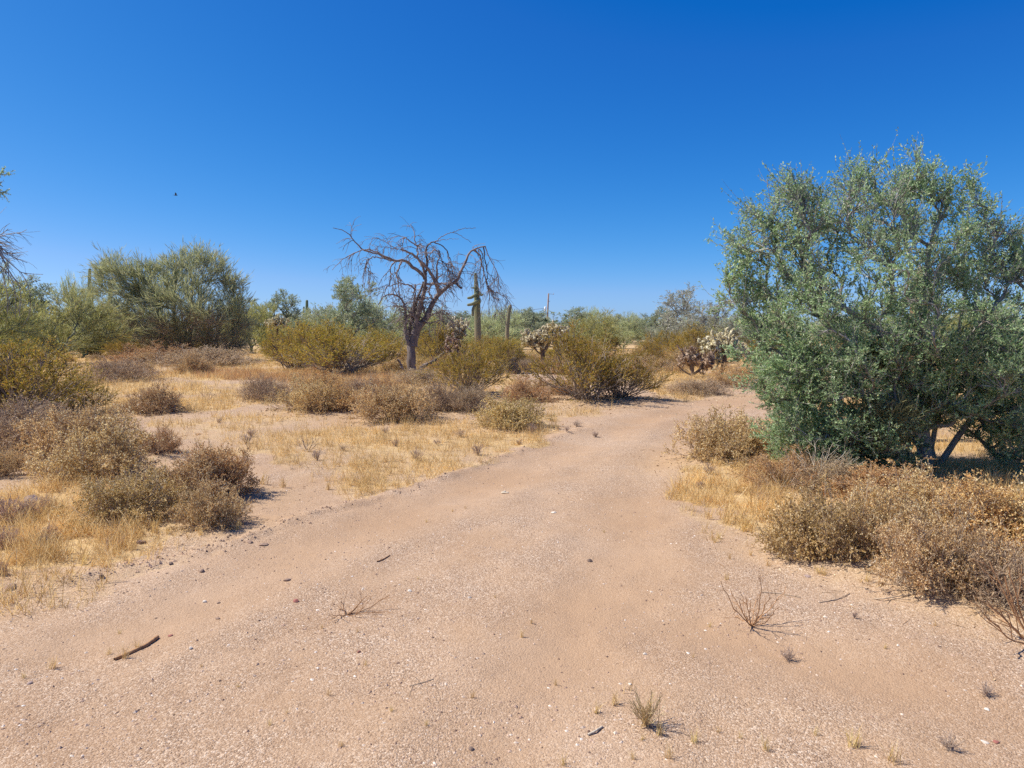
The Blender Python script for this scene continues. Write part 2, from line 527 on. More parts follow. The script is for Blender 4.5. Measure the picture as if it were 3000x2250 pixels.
def plain(name, c, rough=.7, metal=0.):
    m, n, l = new_mat(name)
    p = n.new("ShaderNodeBsdfPrincipled"); p.inputs["Base Color"].default_value = (*c, 1)
    p.inputs["Roughness"].default_value = rough; p.inputs["Metallic"].default_value = metal
    no = n.new("ShaderNodeTexNoise"); no.inputs["Scale"].default_value = 9; no.inputs["Detail"].default_value = 5
    tc = n.new("ShaderNodeTexCoord"); l.new(tc.outputs["Object"], no.inputs["Vector"])
    r = ramp(n, [(.3, tuple(v * .8 for v in c)), (.7, tuple(min(1, v * 1.12) for v in c))])
    l.new(no.outputs["Fac"], r.inputs[0]); l.new(r.outputs[0], p.inputs["Base Color"])
    b = n.new("ShaderNodeBump"); b.inputs["Strength"].default_value = .3; b.inputs["Distance"].default_value = .01
    l.new(no.outputs["Fac"], b.inputs["Height"]); l.new(b.outputs[0], p.inputs["Normal"])
    o = n.new("ShaderNodeOutputMaterial"); l.new(p.outputs[0], o.inputs[0])
    return m


M['white'] = plain('white_paint', (.75, .76, .76), .5)
M['metal'] = plain('grey_metal', (.45, .46, .47), .4, .5)
M['wire'] = plain('dark_wire', (.08, .08, .09), .6)
M['bird'] = plain('dark_feathers', (.035, .03, .03), .7)
M['rock_brown'] = plain('brown_rock', (.32, .21, .145), .9)
M['rock_dark'] = plain('dark_rock', (.20, .135, .10), .9)
M['rock_red'] = plain('red_rock', (.33, .12, .09), .9)
M['rock_pale'] = plain('pale_rock', (.66, .58, .48), .85)
M['rock_pink'] = plain('pink_rock', (.36, .26, .22), .9)
M['rock_grey'] = plain('grey_rock', (.42, .36, .31), .9)


def saguaro_mat(name, low, high, z0, z1):
    m, n, l = new_mat(name)
    tc = n.new("ShaderNodeTexCoord"); sx = n.new("ShaderNodeSeparateXYZ"); l.new(tc.outputs["Object"], sx.inputs[0])
    no = n.new("ShaderNodeTexNoise"); no.inputs["Scale"].default_value = 5; no.inputs["Detail"].default_value = 5
    l.new(tc.outputs["Object"], no.inputs["Vector"])
    ad = n.new("ShaderNodeMath"); ad.operation = 'MULTIPLY_ADD'; ad.inputs[1].default_value = 1.6
    l.new(no.outputs["Fac"], ad.inputs[0]); l.new(sx.outputs[2], ad.inputs[2])
    mr = n.new("ShaderNodeMapRange"); mr.inputs[1].default_value = z0 + .8; mr.inputs[2].default_value = z1 + .8
    l.new(ad.outputs[0], mr.inputs[0])
    r = ramp(n, [(0, low), (.45, tuple((a + b) / 2 for a, b in zip(low, high))), (1, high)]); l.new(mr.outputs[0], r.inputs[0])
    p = n.new("ShaderNodeBsdfPrincipled"); p.inputs["Roughness"].default_value = .7
    l.new(r.outputs[0], p.inputs["Base Color"])
    o = n.new("ShaderNodeOutputMaterial"); l.new(p.outputs[0], o.inputs[0])
    return m


M['sag'] = saguaro_mat('saguaro_skin', (.25, .20, .125), (.165, .19, .09), 1.2, 4.2)
M['sagfar'] = saguaro_mat('saguaro_skin_far', (.17, .17, .09), (.14, .18, .085), 0, 3)
M['sagbrown'] = saguaro_mat('saguaro_skin_brown', (.20, .10, .06), (.30, .29, .12), 1.9, 2.6)
M['chojoint'] = leaf_mat('cholla_joint', [(0, (.36, .31, .17)), (.5, (.56, .49, .29)), (1, (.74, .67, .45))], 0.05, .8, .05)
M['chodead'] = leaf_mat('dead_cholla_joint', [(0, (.18, .11, .07)), (.6, (.32, .215, .145)), (1, (.46, .34, .24))], 0.05, .8, .05)
M['chotrunk'] = bark_mat('cholla_trunk', (.07, .05, .04), (.22, .16, .12), 20)


def ground_mat():
    m, n, l = new_mat('desert_ground')
    tc = n.new("ShaderNodeTexCoord")
    at_ = n.new("ShaderNodeAttribute"); at_.attribute_name = "straw"
    at2 = n.new("ShaderNodeAttribute"); at2.attribute_name = "sand"

    def N(scale, detail=5, rough=.6):
        x = n.new("ShaderNodeTexNoise"); x.inputs["Scale"].default_value = scale; x.inputs["Detail"].default_value = detail
        x.inputs["Roughness"].default_value = rough
        l.new(tc.outputs["Object"], x.inputs["Vector"]); return x

    def mix(f, a, b, bt='MIX'):
        x = n.new("ShaderNodeMix"); x.data_type = 'RGBA'; x.blend_type = bt
        for s, v in ((x.inputs[0], f), (x.inputs[6], a), (x.inputs[7], b)):
            if isinstance(v, (int, float)): s.default_value = v
            elif isinstance(v, tuple): s.default_value = (*v, 1)
            else: l.new(v, s)
        return x.outputs[2]

    def math_(op, a, b=None, c=None):
        x = n.new("ShaderNodeMath"); x.operation = op
        for i, v in enumerate((a, b, c)):
            if v is None: continue
            if isinstance(v, (int, float)): x.inputs[i].default_value = v
            else: l.new(v, x.inputs[i])
        return x.outputs[0]
    big = N(.55, 6, .62)
    sandc = ramp(n, [(.3, (.345, .215, .122)), (.5, (.43, .29, .18)), (.72, (.51, .375, .265))]); l.new(big.outputs["Fac"], sandc.inputs[0])
    # coarse grains: voronoi cells, each its own tint
    cols = []
    hs = []
    for sc_, amt in ((110, .8), (230, .9)):
        v = n.new("ShaderNodeTexVoronoi"); v.inputs["Scale"].default_value = sc_; l.new(tc.outputs["Object"], v.inputs["Vector"])
        sep = n.new("ShaderNodeSeparateColor"); l.new(v.outputs["Color"], sep.inputs[0])
        g = ramp(n, [(0, (.08, .05, .035)), (.17, (.23, .14, .09)), (.5, (.43, .29, .185)), (.83, (.62, .46, .33)), (1, (.95, .84, .70))])
        l.new(sep.outputs[0], g.inputs[0]); cols.append(g.outputs[0]); hs.append((v.outputs["Distance"], sep.outputs[1]))
    grains = mix(.5, cols[0], cols[1])
    gm = N(1.6, 4)
    gf = ramp(n, [(.35, (.25,) * 3), (.65, (.8,) * 3)]); l.new(gm.outputs["Fac"], gf.inputs[0])
    gfac = math_('MULTIPLY', gf.outputs[0], math_('SUBTRACT', 1.0, math_('MULTIPLY', at2.outputs["Fac"], .65)))
    col = mix(gfac, sandc.outputs[0], grains)
    smooth = mix(math_('MULTIPLY', at2.outputs["Fac"], .6), col, (.41, .27, .165))
    # dark flecks and twig crumbs
    fl = N(60, 3, .7)
    fr = ramp(n, [(.62, (0,) * 3), (.68, (1,) * 3)]); l.new(fl.outputs["Fac"], fr.inputs[0])
    smooth = mix(math_('MULTIPLY', fr.outputs[0], .5), smooth, (.15, .09, .06))
    st = N(11, 6, .75)
    str_ = ramp(n, [(.35, (.44, .28, .11)), (.5, (.60, .42, .17)), (.7, (.70, .53, .26))]); l.new(st.outputs["Fac"], str_.inputs[0])
    sf = math_('MULTIPLY', at_.outputs["Fac"], math_('MULTIPLY', st.outputs["Fac"], 1.25))
    sfc = n.new("ShaderNodeClamp"); sfc.inputs[2].default_value = .62; l.new(sf, sfc.inputs[0])
    col2 = mix(1.0, mix(sfc.outputs[0], smooth, str_.outputs[0]), (.97, .952, .935), 'MULTIPLY')
    p = n.new("ShaderNodeBsdfPrincipled"); p.inputs["Roughness"].default_value = .95; p.inputs["Specular IOR Level"].default_value = .12
    l.new(col2, p.inputs["Base Color"])
    h0 = math_('SUBTRACT', 1.0, hs[0][0])
    h1 = math_('MULTIPLY', math_('SUBTRACT', 1.0, hs[1][0]), .6)
    hh = math_('MULTIPLY', math_('ADD', h0, h1), math_('ADD', .35, gfac))
    f2 = N(25, 8, .7)
    hh = math_('ADD', hh, math_('MULTIPLY', f2.outputs["Fac"], 1.5))
    b = n.new("ShaderNodeBump"); b.inputs["Strength"].default_value = .8; b.inputs["Distance"].default_value = .0055
    l.new(hh, b.inputs["Height"]); l.new(b.outputs[0], p.inputs["Normal"])
    o = n.new("ShaderNodeOutputMaterial"); l.new(p.outputs[0], o.inputs[0])
    return m


# ------------------------------------------------------------------ object helpers
def tag(o, label=None, cat=None, group=None, kind=None):
    if label: o['label'] = label
    if cat: o['category'] = cat
    if group: o['group'] = group
    if kind: o['kind'] = kind
    return o


def obj(name, me, parent=None, loc=None):
    o = bpy.data.objects.new(name, me); C.objects.link(o)
    if parent is not None: o.parent = parent
    if loc is not None: o.location = loc
    return o


def thing(name, loc, label, cat, group=None, rz=0, s=(1, 1, 1)):
    o = bpy.data.objects.new(name, None); C.objects.link(o)
    o.empty_display_size = .2
    o.location = loc; o.rotation_euler = (0, 0, rz); o.scale = s
    return tag(o, label, cat, group)


def plant(name, parts, loc, label, cat, group=None, rz=0, s=(1, 1, 1)):
    r = thing(name, loc, label, cat, group, rz, s)
    for pn, me in parts: obj(pn, me, r)
    return r


def onground(px, py):
    p = at(px, py); p[2] = float(height(p[0], p[1])); return p


def colat(px, D):
    x = (px - CX) / F * (D * cp + 0) * 1.0
    x = pt(px, CY, D)[0]
    return np.array([x, D, float(height(x, D))])


# ------------------------------------------------------------------ plant libraries
def bursage(seed, leafmat, nst=70, dens=1.0, W=.55, H=.55, leaf=.017, open_=0.):
    """mound shrub, unit-ish size: half width W, height H"""
    rng = np.random.default_rng(seed)
    n = nst
    az = rng.uniform(0, 2 * math.pi, n); el = np.arccos(rng.uniform(0.03, 1, n)) * .98
    d = np.stack([np.sin(el) * np.cos(az), np.sin(el) * np.sin(az), np.cos(el)], 1)
    R = 1 / np.sqrt((d[:, 0] / W) ** 2 + (d[:, 1] / W) ** 2 + (d[:, 2] / H) ** 2)
    lump = .84 + .28 * noise2(az * 1.3 + 7, el * 2.2, seed)
    R = R * lump * rng.uniform(.8, 1.05, n)
    K = 6
    u = np.linspace(0, 1, K)[None, :, None]
    ns = 5
    cen = rng.normal(size=(ns, 2)) * W * .36; hf = rng.uniform(.55, 1.08, ns); hf[0] = 1.05; cen[0] *= .3
    ci = rng.integers(0, ns, n)
    base = np.zeros((n, 3)); base[:, :2] = cen[ci] + rng.normal(size=(n, 2)) * .04
    R = R * .72 * (.75 + .3 * hf[ci]); d = d * np.stack([np.ones(n), np.ones(n), hf[ci] * 1.25], 1)
    end = base + d * R[:, None]
    mid = base + d * R[:, None] * .5 + np.array([0, 0, -.04]) * (1 - d[:, 2:3])
    P = (1 - u) ** 2 * base[:, None] + 2 * u * (1 - u) * mid[:, None] + u * u * end[:, None]
    P += rng.normal(size=P.shape) * .012 * u
    P[:, :, 2] = np.maximum(P[:, :, 2], .005)
    Rr = np.full((n, K), .004) * np.linspace(1, .5, K)
    P1, R1 = grow(rng, P, Rr, 6, (.3, .95), (20, 60), (.12, .22), 4, .05, .16, .7, .5, .4, .0016)
    P2, R2 = grow(rng, P1, R1, 4, (.2, 1), (20, 60), (.05, .12), 3, .05, .2, .8, .6, .2, .0013)
    w = MB(); w.tubes(P, Rr, 4); w.tubes(P1, R1, 3); w.ribbon(P2, R2, rng)
    lf = MB()
    p, dd = along(rng, P2, max(1, int(7 * dens)), (.2, 1.1))
    p2, d2 = along(rng, P1, max(1, int(8 * dens)), (.4, 1))
    p = np.concatenate([p, p2]); dd = np.concatenate([dd, d2])
    keep = rng.random(len(p)) < np.clip(.45 + p[:, 2] / H * 1.2 + np.hypot(p[:, 0], p[:, 1]) / W * .4 - open_, .12, 1)
    p, dd = p[keep], dd[keep]
    dd = dd * .5 + rng.normal(size=dd.shape) * .7
    L = rng.uniform(.55, 1.3, len(p)) * leaf
    lf.leaves(p, dd, L, L * rng.uniform(.4, .65, len(p)), rng, .35)
    return w, lf


def creosote(seed, nst=46, W=.8, H=1.0, dens=1.0, leaf=.03):
    rng = np.random.default_rng(seed)
    n = nst
    az = rng.uniform(0, 2 * math.pi, n); el = np.radians(rng.beta(1.6, 1.3, n) * 68)
    K = 7
    d = np.stack([np.sin(el) * np.cos(az), np.sin(el) * np.sin(az), np.cos(el)], 1)
    R = 1 / np.sqrt((d[:, 0] / W) ** 2 + (d[:, 1] / W) ** 2 + (d[:, 2] / H) ** 2) * rng.uniform(.72, 1.02, n) * (.8 + .35 * noise2(az * 1.1, el * 2, seed + 3))
    base = np.zeros((n, 3)); base[:, :2] = rng.normal(size=(n, 2)) * .09
    end = base + d * R[:, None]
    mid = base + d * R[:, None] * .5 - np.array([0, 0, .06]) + rng.normal(size=(n, 3)) * .03
    u = np.linspace(0, 1, K)[None, :, None]
    P = (1 - u) ** 2 * base[:, None] + 2 * u * (1 - u) * mid[:, None] + u * u * end[:, None]
    P += rng.normal(size=P.shape) * .014 * u
    P[:, :, 2] = np.maximum(P[:, :, 2], .01)
    Rr = np.full((n, K), .009) * np.linspace(1, .45, K)
    P1, R1 = grow(rng, P, Rr, 8, (.3, .98), (15, 42), (.22, .42), 5, .10, .12, .6, .5, .4, .003)
    P2, R2 = grow(rng, P1, R1, 4, (.3, 1), (15, 55), (.08, .22), 3, .08, .15, .7, .5, .2, .002)
    w = MB(); w.tubes(P, Rr, 5); w.tubes(P1, R1, 3); w.ribbon(P2, R2, rng)
    p, dd = along(rng, P2, max(1, int(13 * dens)), (.0, 1.2))
    q, qd = along(rng, P1, max(1, int(6 * dens)), (.6, 1))
    p = np.concatenate([p, q]); dd = np.concatenate([dd, qd])
    rel = np.linalg.norm(p / np.array([W, W, H]), axis=1)
    keep = rng.random(len(p)) < np.clip((rel - .47) * 3.2, 0.01, 1)
    p, dd = p[keep], dd[keep]
    dd = dd + rng.normal(size=dd.shape) * .6
    L = rng.uniform(.6, 1.3, len(p)) * leaf
    lf = MB(); lf.leaves(p, dd, L, L * .55, rng, .3)
    return w, lf


def tree(seed, ells, nt, init=None, kind='palo', alpha=.5, rtip=.012, dens=1., leafL=.03, t1=(8, .2, .5), t2=(4, .08, .22), nl=6, up1=.05, wood_sides=6, wig=.05, sag=.08, rmax=.25, twigr=.003, ftwig=True, lowdead=0., ang1=(15, 50), bn=.26, bup=.22, sprigs=0, thin=None):
    rng = np.random.default_rng(seed)
    if init is None: init = [[(0, 0, -.1), (.02, 0, .15), (.0, .03, .3)]]
    T = blob_points(rng, ells, nt) if isinstance(ells, list) else ells
    T[:, 2] = np.maximum(T[:, 2], .12)
    P, R, _ = skeleton(rng, init, T, alpha, rtip, wig=wig, sag=sag, rmax=rmax)
    w = MB(); w.tubes(P, R, wood_sides)
    fine = R[:, -1] < .04
    Pf, Rf = P[fine], R[fine]
    P1, R1 = grow(rng, Pf, Rf, t1[0], (.25, 1), ang1, (t1[1], t1[2]), 5, up1, .14, .6, .4, .3, twigr)
    P2, R2 = grow(rng, P1, R1, t2[0], (.2, 1), ang1, (t2[1], t2[2]), 3, up1, .15, .7, .5, .2, twigr * .7)
    w.tubes(P1, np.minimum(R1, rtip), 3)
    if ftwig: w.ribbon(P2, np.minimum(R2, rtip * .6), rng)
    lf = MB()
    if kind == 'palo':
        p, d = along(rng, P2, nl, (.1, 1)); d = d + rng.normal(size=d.shape) * bn; d[:, 2] += bup
        if lowdead:
            kp_ = rng.random(len(p)) < np.clip((p[:, 2] - lowdead * .3) / lowdead, .25, 1); p, d = p[kp_], d[kp_]
        L = rng.uniform(.5, 1.3, len(p)) * leafL
        lf.blades(p, d, L, L * .04 + .004, rng, .15)
    else:
        p, d = along(rng, P2, nl, (.1, 1.1)); q, qd = along(rng, P1, nl, (.4, 1))
        p = np.concatenate([p, q]); d = np.concatenate([d, qd])
        if sprigs:
            S1, Q1 = grow(rng, Pf, Rf, sprigs, (.85, 1), (5, 35), (.2, .62), 6, .20, .10, .5, .4, .1, twigr)
            w.tubes(S1, np.minimum(Q1, rtip * .8), 3)
            q, qd = along(rng, S1, 22, (.1, 1.02)); p = np.concatenate([p, q]); d = np.concatenate([d, qd])
        if thin is not None:
            kk = rng.random(len(p)) < thin(p); p, d = p[kk], d[kk]
        d = d * .7 + rng.normal(size=d.shape) * .6; d[:, 2] += .15
        L = rng.uniform(.45, 1.45, len(p)) * leafL
        lf.leaves(p, d, L, L * .42, rng, .25)
    return w, lf, (P, R, P1, R1, P2, R2)


def tuft(seed, n=26, h=.12, spread=.5, wd=.0035, lean=0.):
    rng = np.random.default_rng(seed)
    d = np.stack([rng.normal(size=n) * spread + lean, rng.normal(size=n) * spread, np.full(n, 1.)], 1)
    p = np.zeros((n, 3)); p[:, :2] = rng.normal(size=(n, 2)) * h * .10
    m = MB(); m.blades(p, d, rng.uniform(.45, 1.05, n) * h, wd, rng, .3)
    return m


# ------------------------------------------------------------------ SHRUB PLACEMENT (px, py of base, width px, height px ...) -> world
BUR = [  # px, base_py, width, height, variant, label
    (2130, 1360, 290, 165, 1, 'tan dry shrub at the road edge beneath the lowest leaves of the big tree'),
    (2235, 1330, 170, 105, 2, 'rust-brown dry shrub between the road-edge shrub and big tree crown'),
    (2310, 1430, 250, 115, 2, 'reddish dry shrub with bare twigs just before the dark hollow under the tree'),
    (2440, 1440, 230, 105, 3, 'grey twiggy dry shrub in the shade below the big tree crown'),
    (2600, 1480, 300, 105, 5, 'orange-leaved dry shrub directly before the big tree trunk'),
    (2400, 1625, 270, 215, 0, 'round dry shrub with olive tips, first of the big mass by the road'),
    (2560, 1660, 330, 250, 1, 'tall tan dry shrub in the middle of the roadside mass'),
    (2650, 1560, 320, 200, 4, 'cream-leaved dry shrub behind the middle of the roadside mass'),
    (2770, 1725, 340, 260, 1, 'broad tan dry shrub sloping down to the sand near the bare stems'),
    (2870, 1620, 380, 230, 5, 'golden brown dry shrub below the trunk, behind the grey twig tangle'),
    (2950, 1790, 330, 210, 3, 'grey tangled twig shrub behind the bare orange stems'),
    (3080, 1660, 380, 300, 4, 'dry shrub cut by the frame beside the orange stems'),
    (320, 1400, 330, 190, 4, 'tall brown dry shrub with cream leaves beside pale forked dead stems'),
    (240, 1330, 300, 170, 1, 'wide brown dry shrub below the yellow-green bush'),
    (60, 1320, 340, 170, 3, 'dark twiggy dry shrub in the shade at the frame edge'),
    (470, 1335, 130, 90, 2, 'low sparse golden shrub behind the two brown shrubs'),
    (420, 1535, 290, 170, 0, 'olive dry shrub in the yellow grass, nearest of its cluster'),
    (560, 1470, 270, 160, 4, 'pale leafy dry shrub in the centre of the near cluster'),
    (665, 1455, 220, 150, 5, 'rust-brown dry shrub on the sandy edge of the near cluster'),
    (625, 1555, 200, 150, 4, 'low cream-leaved dry shrub beside a dark shadow on the gravel'),
    (20, 1410, 110, 90, 1, 'small dry shrub half out of frame above the two boulders'),
    (465, 1208, 180, 95, 4, 'lone round dry shrub in golden grass before the green palo verde'),
    (765, 1172, 160, 85, 3, 'dark round dry shrub at the end of the shrub row, in golden grass'),
    (870, 1210, 180, 110, 1, 'round tan dry shrub beside the dark end shrub of the row'),
    (975, 1212, 170, 105, 2, 'brown rusty dry shrub with grass at its foot, in the shrub row'),
    (1075, 1180, 150, 85, 3, 'low grey dry shrub set back in the shrub row'),
    (1130, 1190, 140, 95, 2, 'brown dry shrub before the dead tree trunk'),
    (1190, 1232, 230, 130, 1, 'widest dry shrub of the row, dark at its foot'),
    (1285, 1215, 150, 105, 3, 'grey dry shrub beside the widest one in the row'),
    (1390, 1215, 150, 90, 3, 'blue-grey dry shrub at the foot of the small creosote'),
    (1465, 1252, 200, 100, 0, 'low round dry shrub at the edge of the pale track'),
    (1540, 1185, 150, 85, 2, 'rusty dry shrub between the two creosote bushes'),
    (1640, 1165, 110, 60, 2, 'small rusty dry shrub behind the big creosote bush'),
    (2060, 1160, 190, 55, 3, 'low grey-brown dry shrub in grass before the dead cholla'),
    (2140, 1135, 140, 60, 2, 'low rusty dry shrub at the foot of the living cholla'),
    (930, 1150, 200, 70, 2, 'rusty low shrub behind the row before the creosote thicket'),
    (600, 1072, 300, 62, 3, 'low dark brown brush at the foot of the spreading palo verde'),
    (450, 1068, 240, 66, 2, 'reddish dark brush under the left side of the spreading palo verde'),
    (330, 1120, 220, 80, 3, 'dark brown brush pile between the yellow bush and palo verde'),
    (2200, 1115, 200, 60, 2, 'reddish dry brush half hidden by the big tree'),
    (1010, 1090, 180, 70, 3, 'grey brush below the creosote thicket'),
    (1240, 1130, 160, 55, 3, 'grey low brush around the foot of the dead tree'),
]
CRE = [  # px, base_py, width, height, label
    (1712, 1182, 335, 215, 'largest creosote bush with bare fanned stems beside the road'),
    (1810, 1178, 260, 130, 'low creosote spreading sideways onto the track beside the largest one'),
    (1375, 1165, 270, 150, 'small creosote with dark fanned stems before the tall saguaro'),
    (1000, 1103, 360, 150, 'wide creosote thicket beside the dead tree'),
    (870, 1085, 270, 135, 'creosote bush next to the cholla top, beside the palo verde'),
    (1120, 1066, 180, 100, 'creosote behind the dead tree trunk'),
    (1290, 1075, 230, 125, 'creosote between the dead tree and tall saguaro'),
    (1480, 1082, 170, 90, 'creosote at the foot of the shorter leaning saguaro'),
    (1900, 1075, 130, 70, 'small yellow-green creosote behind the track bend'),
    (2050, 1065, 200, 110, 'creosote behind the dead brown cholla'),
    (1960, 1050, 150, 80, 'creosote under the pale feathery tree'),
    (60, 1235, 420, 240, 'yellow-green creosote bush at the frame edge, under the bare drooping branches'),
    (210, 1210, 240, 120, 'lower yellow-green creosote with dark bent stems beside the edge bush'),
    (-130, 1240, 360, 260, 'creosote bush mostly out of the frame'),
    (960, 1065, 250, 110, 'orange-tinged creosote deep in the thicket'),
    (1635, 1052, 200, 38, 'creosote in front of the white cholla'),
    (2280, 1075, 250, 90, 'creosote seen through the big tree crown'),
    (2480, 1100, 300, 100, 'golden creosote seen through the gap in the big tree'),
]
for (px, py, wd, ht, v, lb) in BUR:
    p = at(px, py); HUMPS.append((p[0], p[1], wd * p[1] / F * .55, .05))
for (px, py, wd, ht, lb) in CRE[:4]:
    p = at(px, py); HUMPS.append((p[0], p[1], wd * p[1] / F * .45, .10))

# ------------------------------------------------------------------ GROUND
ys = np.concatenate([np.linspace(-25, 1.4, 14)[:-1], np.geomspace(1.4, 45, 390), np.geomspace(45, 6000, 50)[1:]])
ss = np.concatenate([-np.geomspace(3, .95, 12)[:-1], np.linspace(-.95, .95, 470), np.geomspace(.95, 3, 12)[1:]])
GY, GS = np.meshgrid(ys, ss, indexing='ij')
GX = GS * (np.maximum(GY, 1.4) + 3.2)
GZ = height(GX, GY)
fade = np.clip(1 - (GY - 200) / 800, 0, 1); GZ = GZ * np.where(GY > 200, fade, 1)
g = MB()
nr, nc = GX.shape
ii = np.arange(nr * nc).reshape(nr, nc)
g.add(np.stack([GX, GY, GZ], -1), np.stack([ii[:-1, :-1], ii[:-1, 1:], ii[1:, 1:], ii[1:, :-1]], -1).reshape(-1, 4))
M['ground'] = ground_mat()
gme = g.mesh('ground', M['ground'], True)
straw = grass_density(GX, GY)
straw = np.clip(straw * 1.25, 0, 1)
straw = np.where(GY > 32, .75, straw)
for hx, hy, r, a in HUMPS:   # leaf litter under the shrubs
    straw = np.maximum(straw, .45 * np.exp(-((GX - hx) ** 2 + (GY - hy) ** 2) / (r * r * 1.4)))
sand = np.zeros(GX.shape)
for T, wd in ((TRACK1, .42), (TRACK2, .42), (TRACK3, .3)):
    sand = np.maximum(sand, np.exp(-(dist_line(T, GX, GY) / wd) ** 2) * np.clip(fbm(GX * .8, GY * .8, 77) * 2.4 - .5, 0, 1))
sand = np.maximum(sand, np.clip((fbm(GX * .45, GY * .45, 91) - .55) * 4, 0, .9))
for nm, arr in (("straw", straw), ("sand", sand)):
    a = gme.attributes.new(nm, 'FLOAT', 'POINT'); a.data.foreach_set("value", arr.astype(np.float32).ravel())
tag(obj('ground', gme), 'pale pink-tan gravelly desert ground with a dirt track across it', None, None, 'structure')

# ------------------------------------------------------------------ DRY GRASS (uncountable)
rng = np.random.default_rng(5)


def scatter_grass(name, mat, label, n, ymin, ymax, dens_fn, hr, wd, per, spread):
    y = np.exp(rng.uniform(math.log(ymin), math.log(ymax), n))
    x = rng.uniform(-.95, .95, n) * (y + .8)
    keep = rng.random(n) < dens_fn(x, y)
    x, y = x[keep], y[keep]
    z = height(x, y)
    N = len(x)
    idx = np.repeat(np.arange(N), per)
    hh = (hr[0] + (hr[1] - hr[0]) * rng.random(N) ** 1.5) * (1 + (y > 11) * .3)
    p = np.stack([x, y, z], 1)[idx]
    lodw = np.clip(y / 9, 1, 4.5)
    p[:, :2] += rng.normal(size=(len(idx), 2)) * (.02 * np.clip(lodw, 1, 2.5))[idx][:, None]
    lean = rng.normal(size=(N, 2)) * .18
    d = np.concatenate([rng.normal(size=(len(idx), 2)) * spread + lean[idx], np.ones((len(idx), 1))], 1)
    m = MB(); L_ = hh[idx] * rng.uniform(.4, 1.1, len(idx)); nr_ = p[:, 1] < 9
    m.blades(p[nr_], d[nr_], L_[nr_], (wd * lodw[idx])[nr_], rng, .35)
    q, dq, Lq, wq = p[~nr_], d[~nr_], L_[~nr_], (wd * lodw[idx])[~nr_]
    sd2 = rng.normal(size=q.shape); sd2[:, 2] = 0; sd2 /= np.linalg.norm(sd2, axis=1, keepdims=True)
    dq = dq / np.linalg.norm(dq, axis=1, keepdims=True)
    V = np.stack([q - sd2 * wq[:, None] * .6, q + sd2 * wq[:, None] * .6, q + dq * Lq[:, None]], 1)
    m.add(V, None, np.arange(len(q) * 3).reshape(-1, 3))
    me = m.mesh(name, mat)
    return tag(obj(name, me), label, None, None, 'stuff')


def d_main(x, y):
    g = grass_density(x, y)
    g = g * np.where(y < 22, np.clip((noise2(x * 5.5, y * 5.5, 55) - .22) * 3, .08, 1), .75)
    for hx, hy, r, a in HUMPS: g = g * (1 - .75 * np.exp(-((x - hx) ** 2 + (y - hy) ** 2) / (r * r * .5)))
    return g


scatter_grass('dry_grass', M['grass'], 'golden dry grass growing between the shrubs and along the track', 230000, 3.0, 62, d_main, (.05, .29), .0034, 7, .36)
scatter_grass('seed_grass', M['greygrass'], 'mauve-grey dry seed grass mixed into the golden grass', 9000, 3.4, 24,
              lambda x, y: d_main(x, y) * np.clip((fbm(x * .8 + 9, y * .8, 71) - .48) * 5, 0, 1), (.08, .17), .0032, 10, .45)
RED = wpoly([(560, 1085), (1150, 1110), (1150, 1140), (560, 1105)])
scatter_grass('reddish_grass', M['redgrass'], 'reddish brown dry grass band behind the golden meadow', 30000, 20, 36,
              lambda x, y: (inside(RED, x + (noise2(x, y, 2) - .5) * 2, y + (noise2(x, y, 3) - .5) * 3) * .8), (.12, .28), .004, 8, .4)

# ------------------------------------------------------------------ PEBBLES (uncountable gravel)
ico_v = np.array([(0, 0, 1), (.9, 0, .1), (0, .9, .1), (-.9, 0, .1), (0, -.9, .1), (0, 0, -.5)], float)
ico_f = np.array([(0, 1, 2), (0, 2, 3), (0, 3, 4), (0, 4, 1), (5, 2, 1), (5, 3, 2), (5, 4, 3), (5, 1, 4)])


def gravel(name, mat, n, ymin, ymax, smin, smax, label, seed):
    r = np.random.default_rng(seed)
    y = ymin * (ymax / ymin) ** (r.random(n) ** .8)
    x = r.uniform(-.85, .85, n) * (y + .5)
    keep = r.random(n) < np.clip((fbm(x * 1.1, y * 1.1, 33) - .35) * 3, .12, 1)
    x, y = x[keep], y[keep]; n = len(x)
    s = smin * (smax / smin) ** (r.random(n) ** 3.2)
    sc3 = s[:, None] * r.uniform(.6, 1.25, (n, 3)); sc3[:, 2] *= .6
    a = r.uniform(0, 6.28, n)
    V = ico_v[None] * (1 + r.uniform(-.3, .3, (n, 6, 1))) * sc3[:, None]
    ca, sa = np.cos(a)[:, None], np.sin(a)[:, None]
    X = V[:, :, 0] * ca - V[:, :, 1] * sa; Y = V[:, :, 0] * sa + V[:, :, 1] * ca
    Z = V[:, :, 2]
    W = np.stack([X + x[:, None], Y + y[:, None], Z + height(x, y)[:, None]], -1)
    m = MB(); m.add(W, None, (np.arange(n)[:, None, None] * 6 + ico_f[None]).reshape(-1, 3))
    return tag(obj(name, m.mesh(name, mat)), label, None, None, 'stuff')


M['peb'] = leaf_mat('pebble', [(0, (.12, .075, .055)), (.15, (.27, .175, .12)), (.4, (.42, .29, .20)), (.7, (.52, .39, .28)), (.9, (.62, .52, .41)), (1, (.80, .72, .62))], 0., .85, .0)
gravel('gravel', M['peb'], 60000, 1.9, 13, .0028, .012, 'fine pink-grey gravel strewn over the sandy ground', 3)

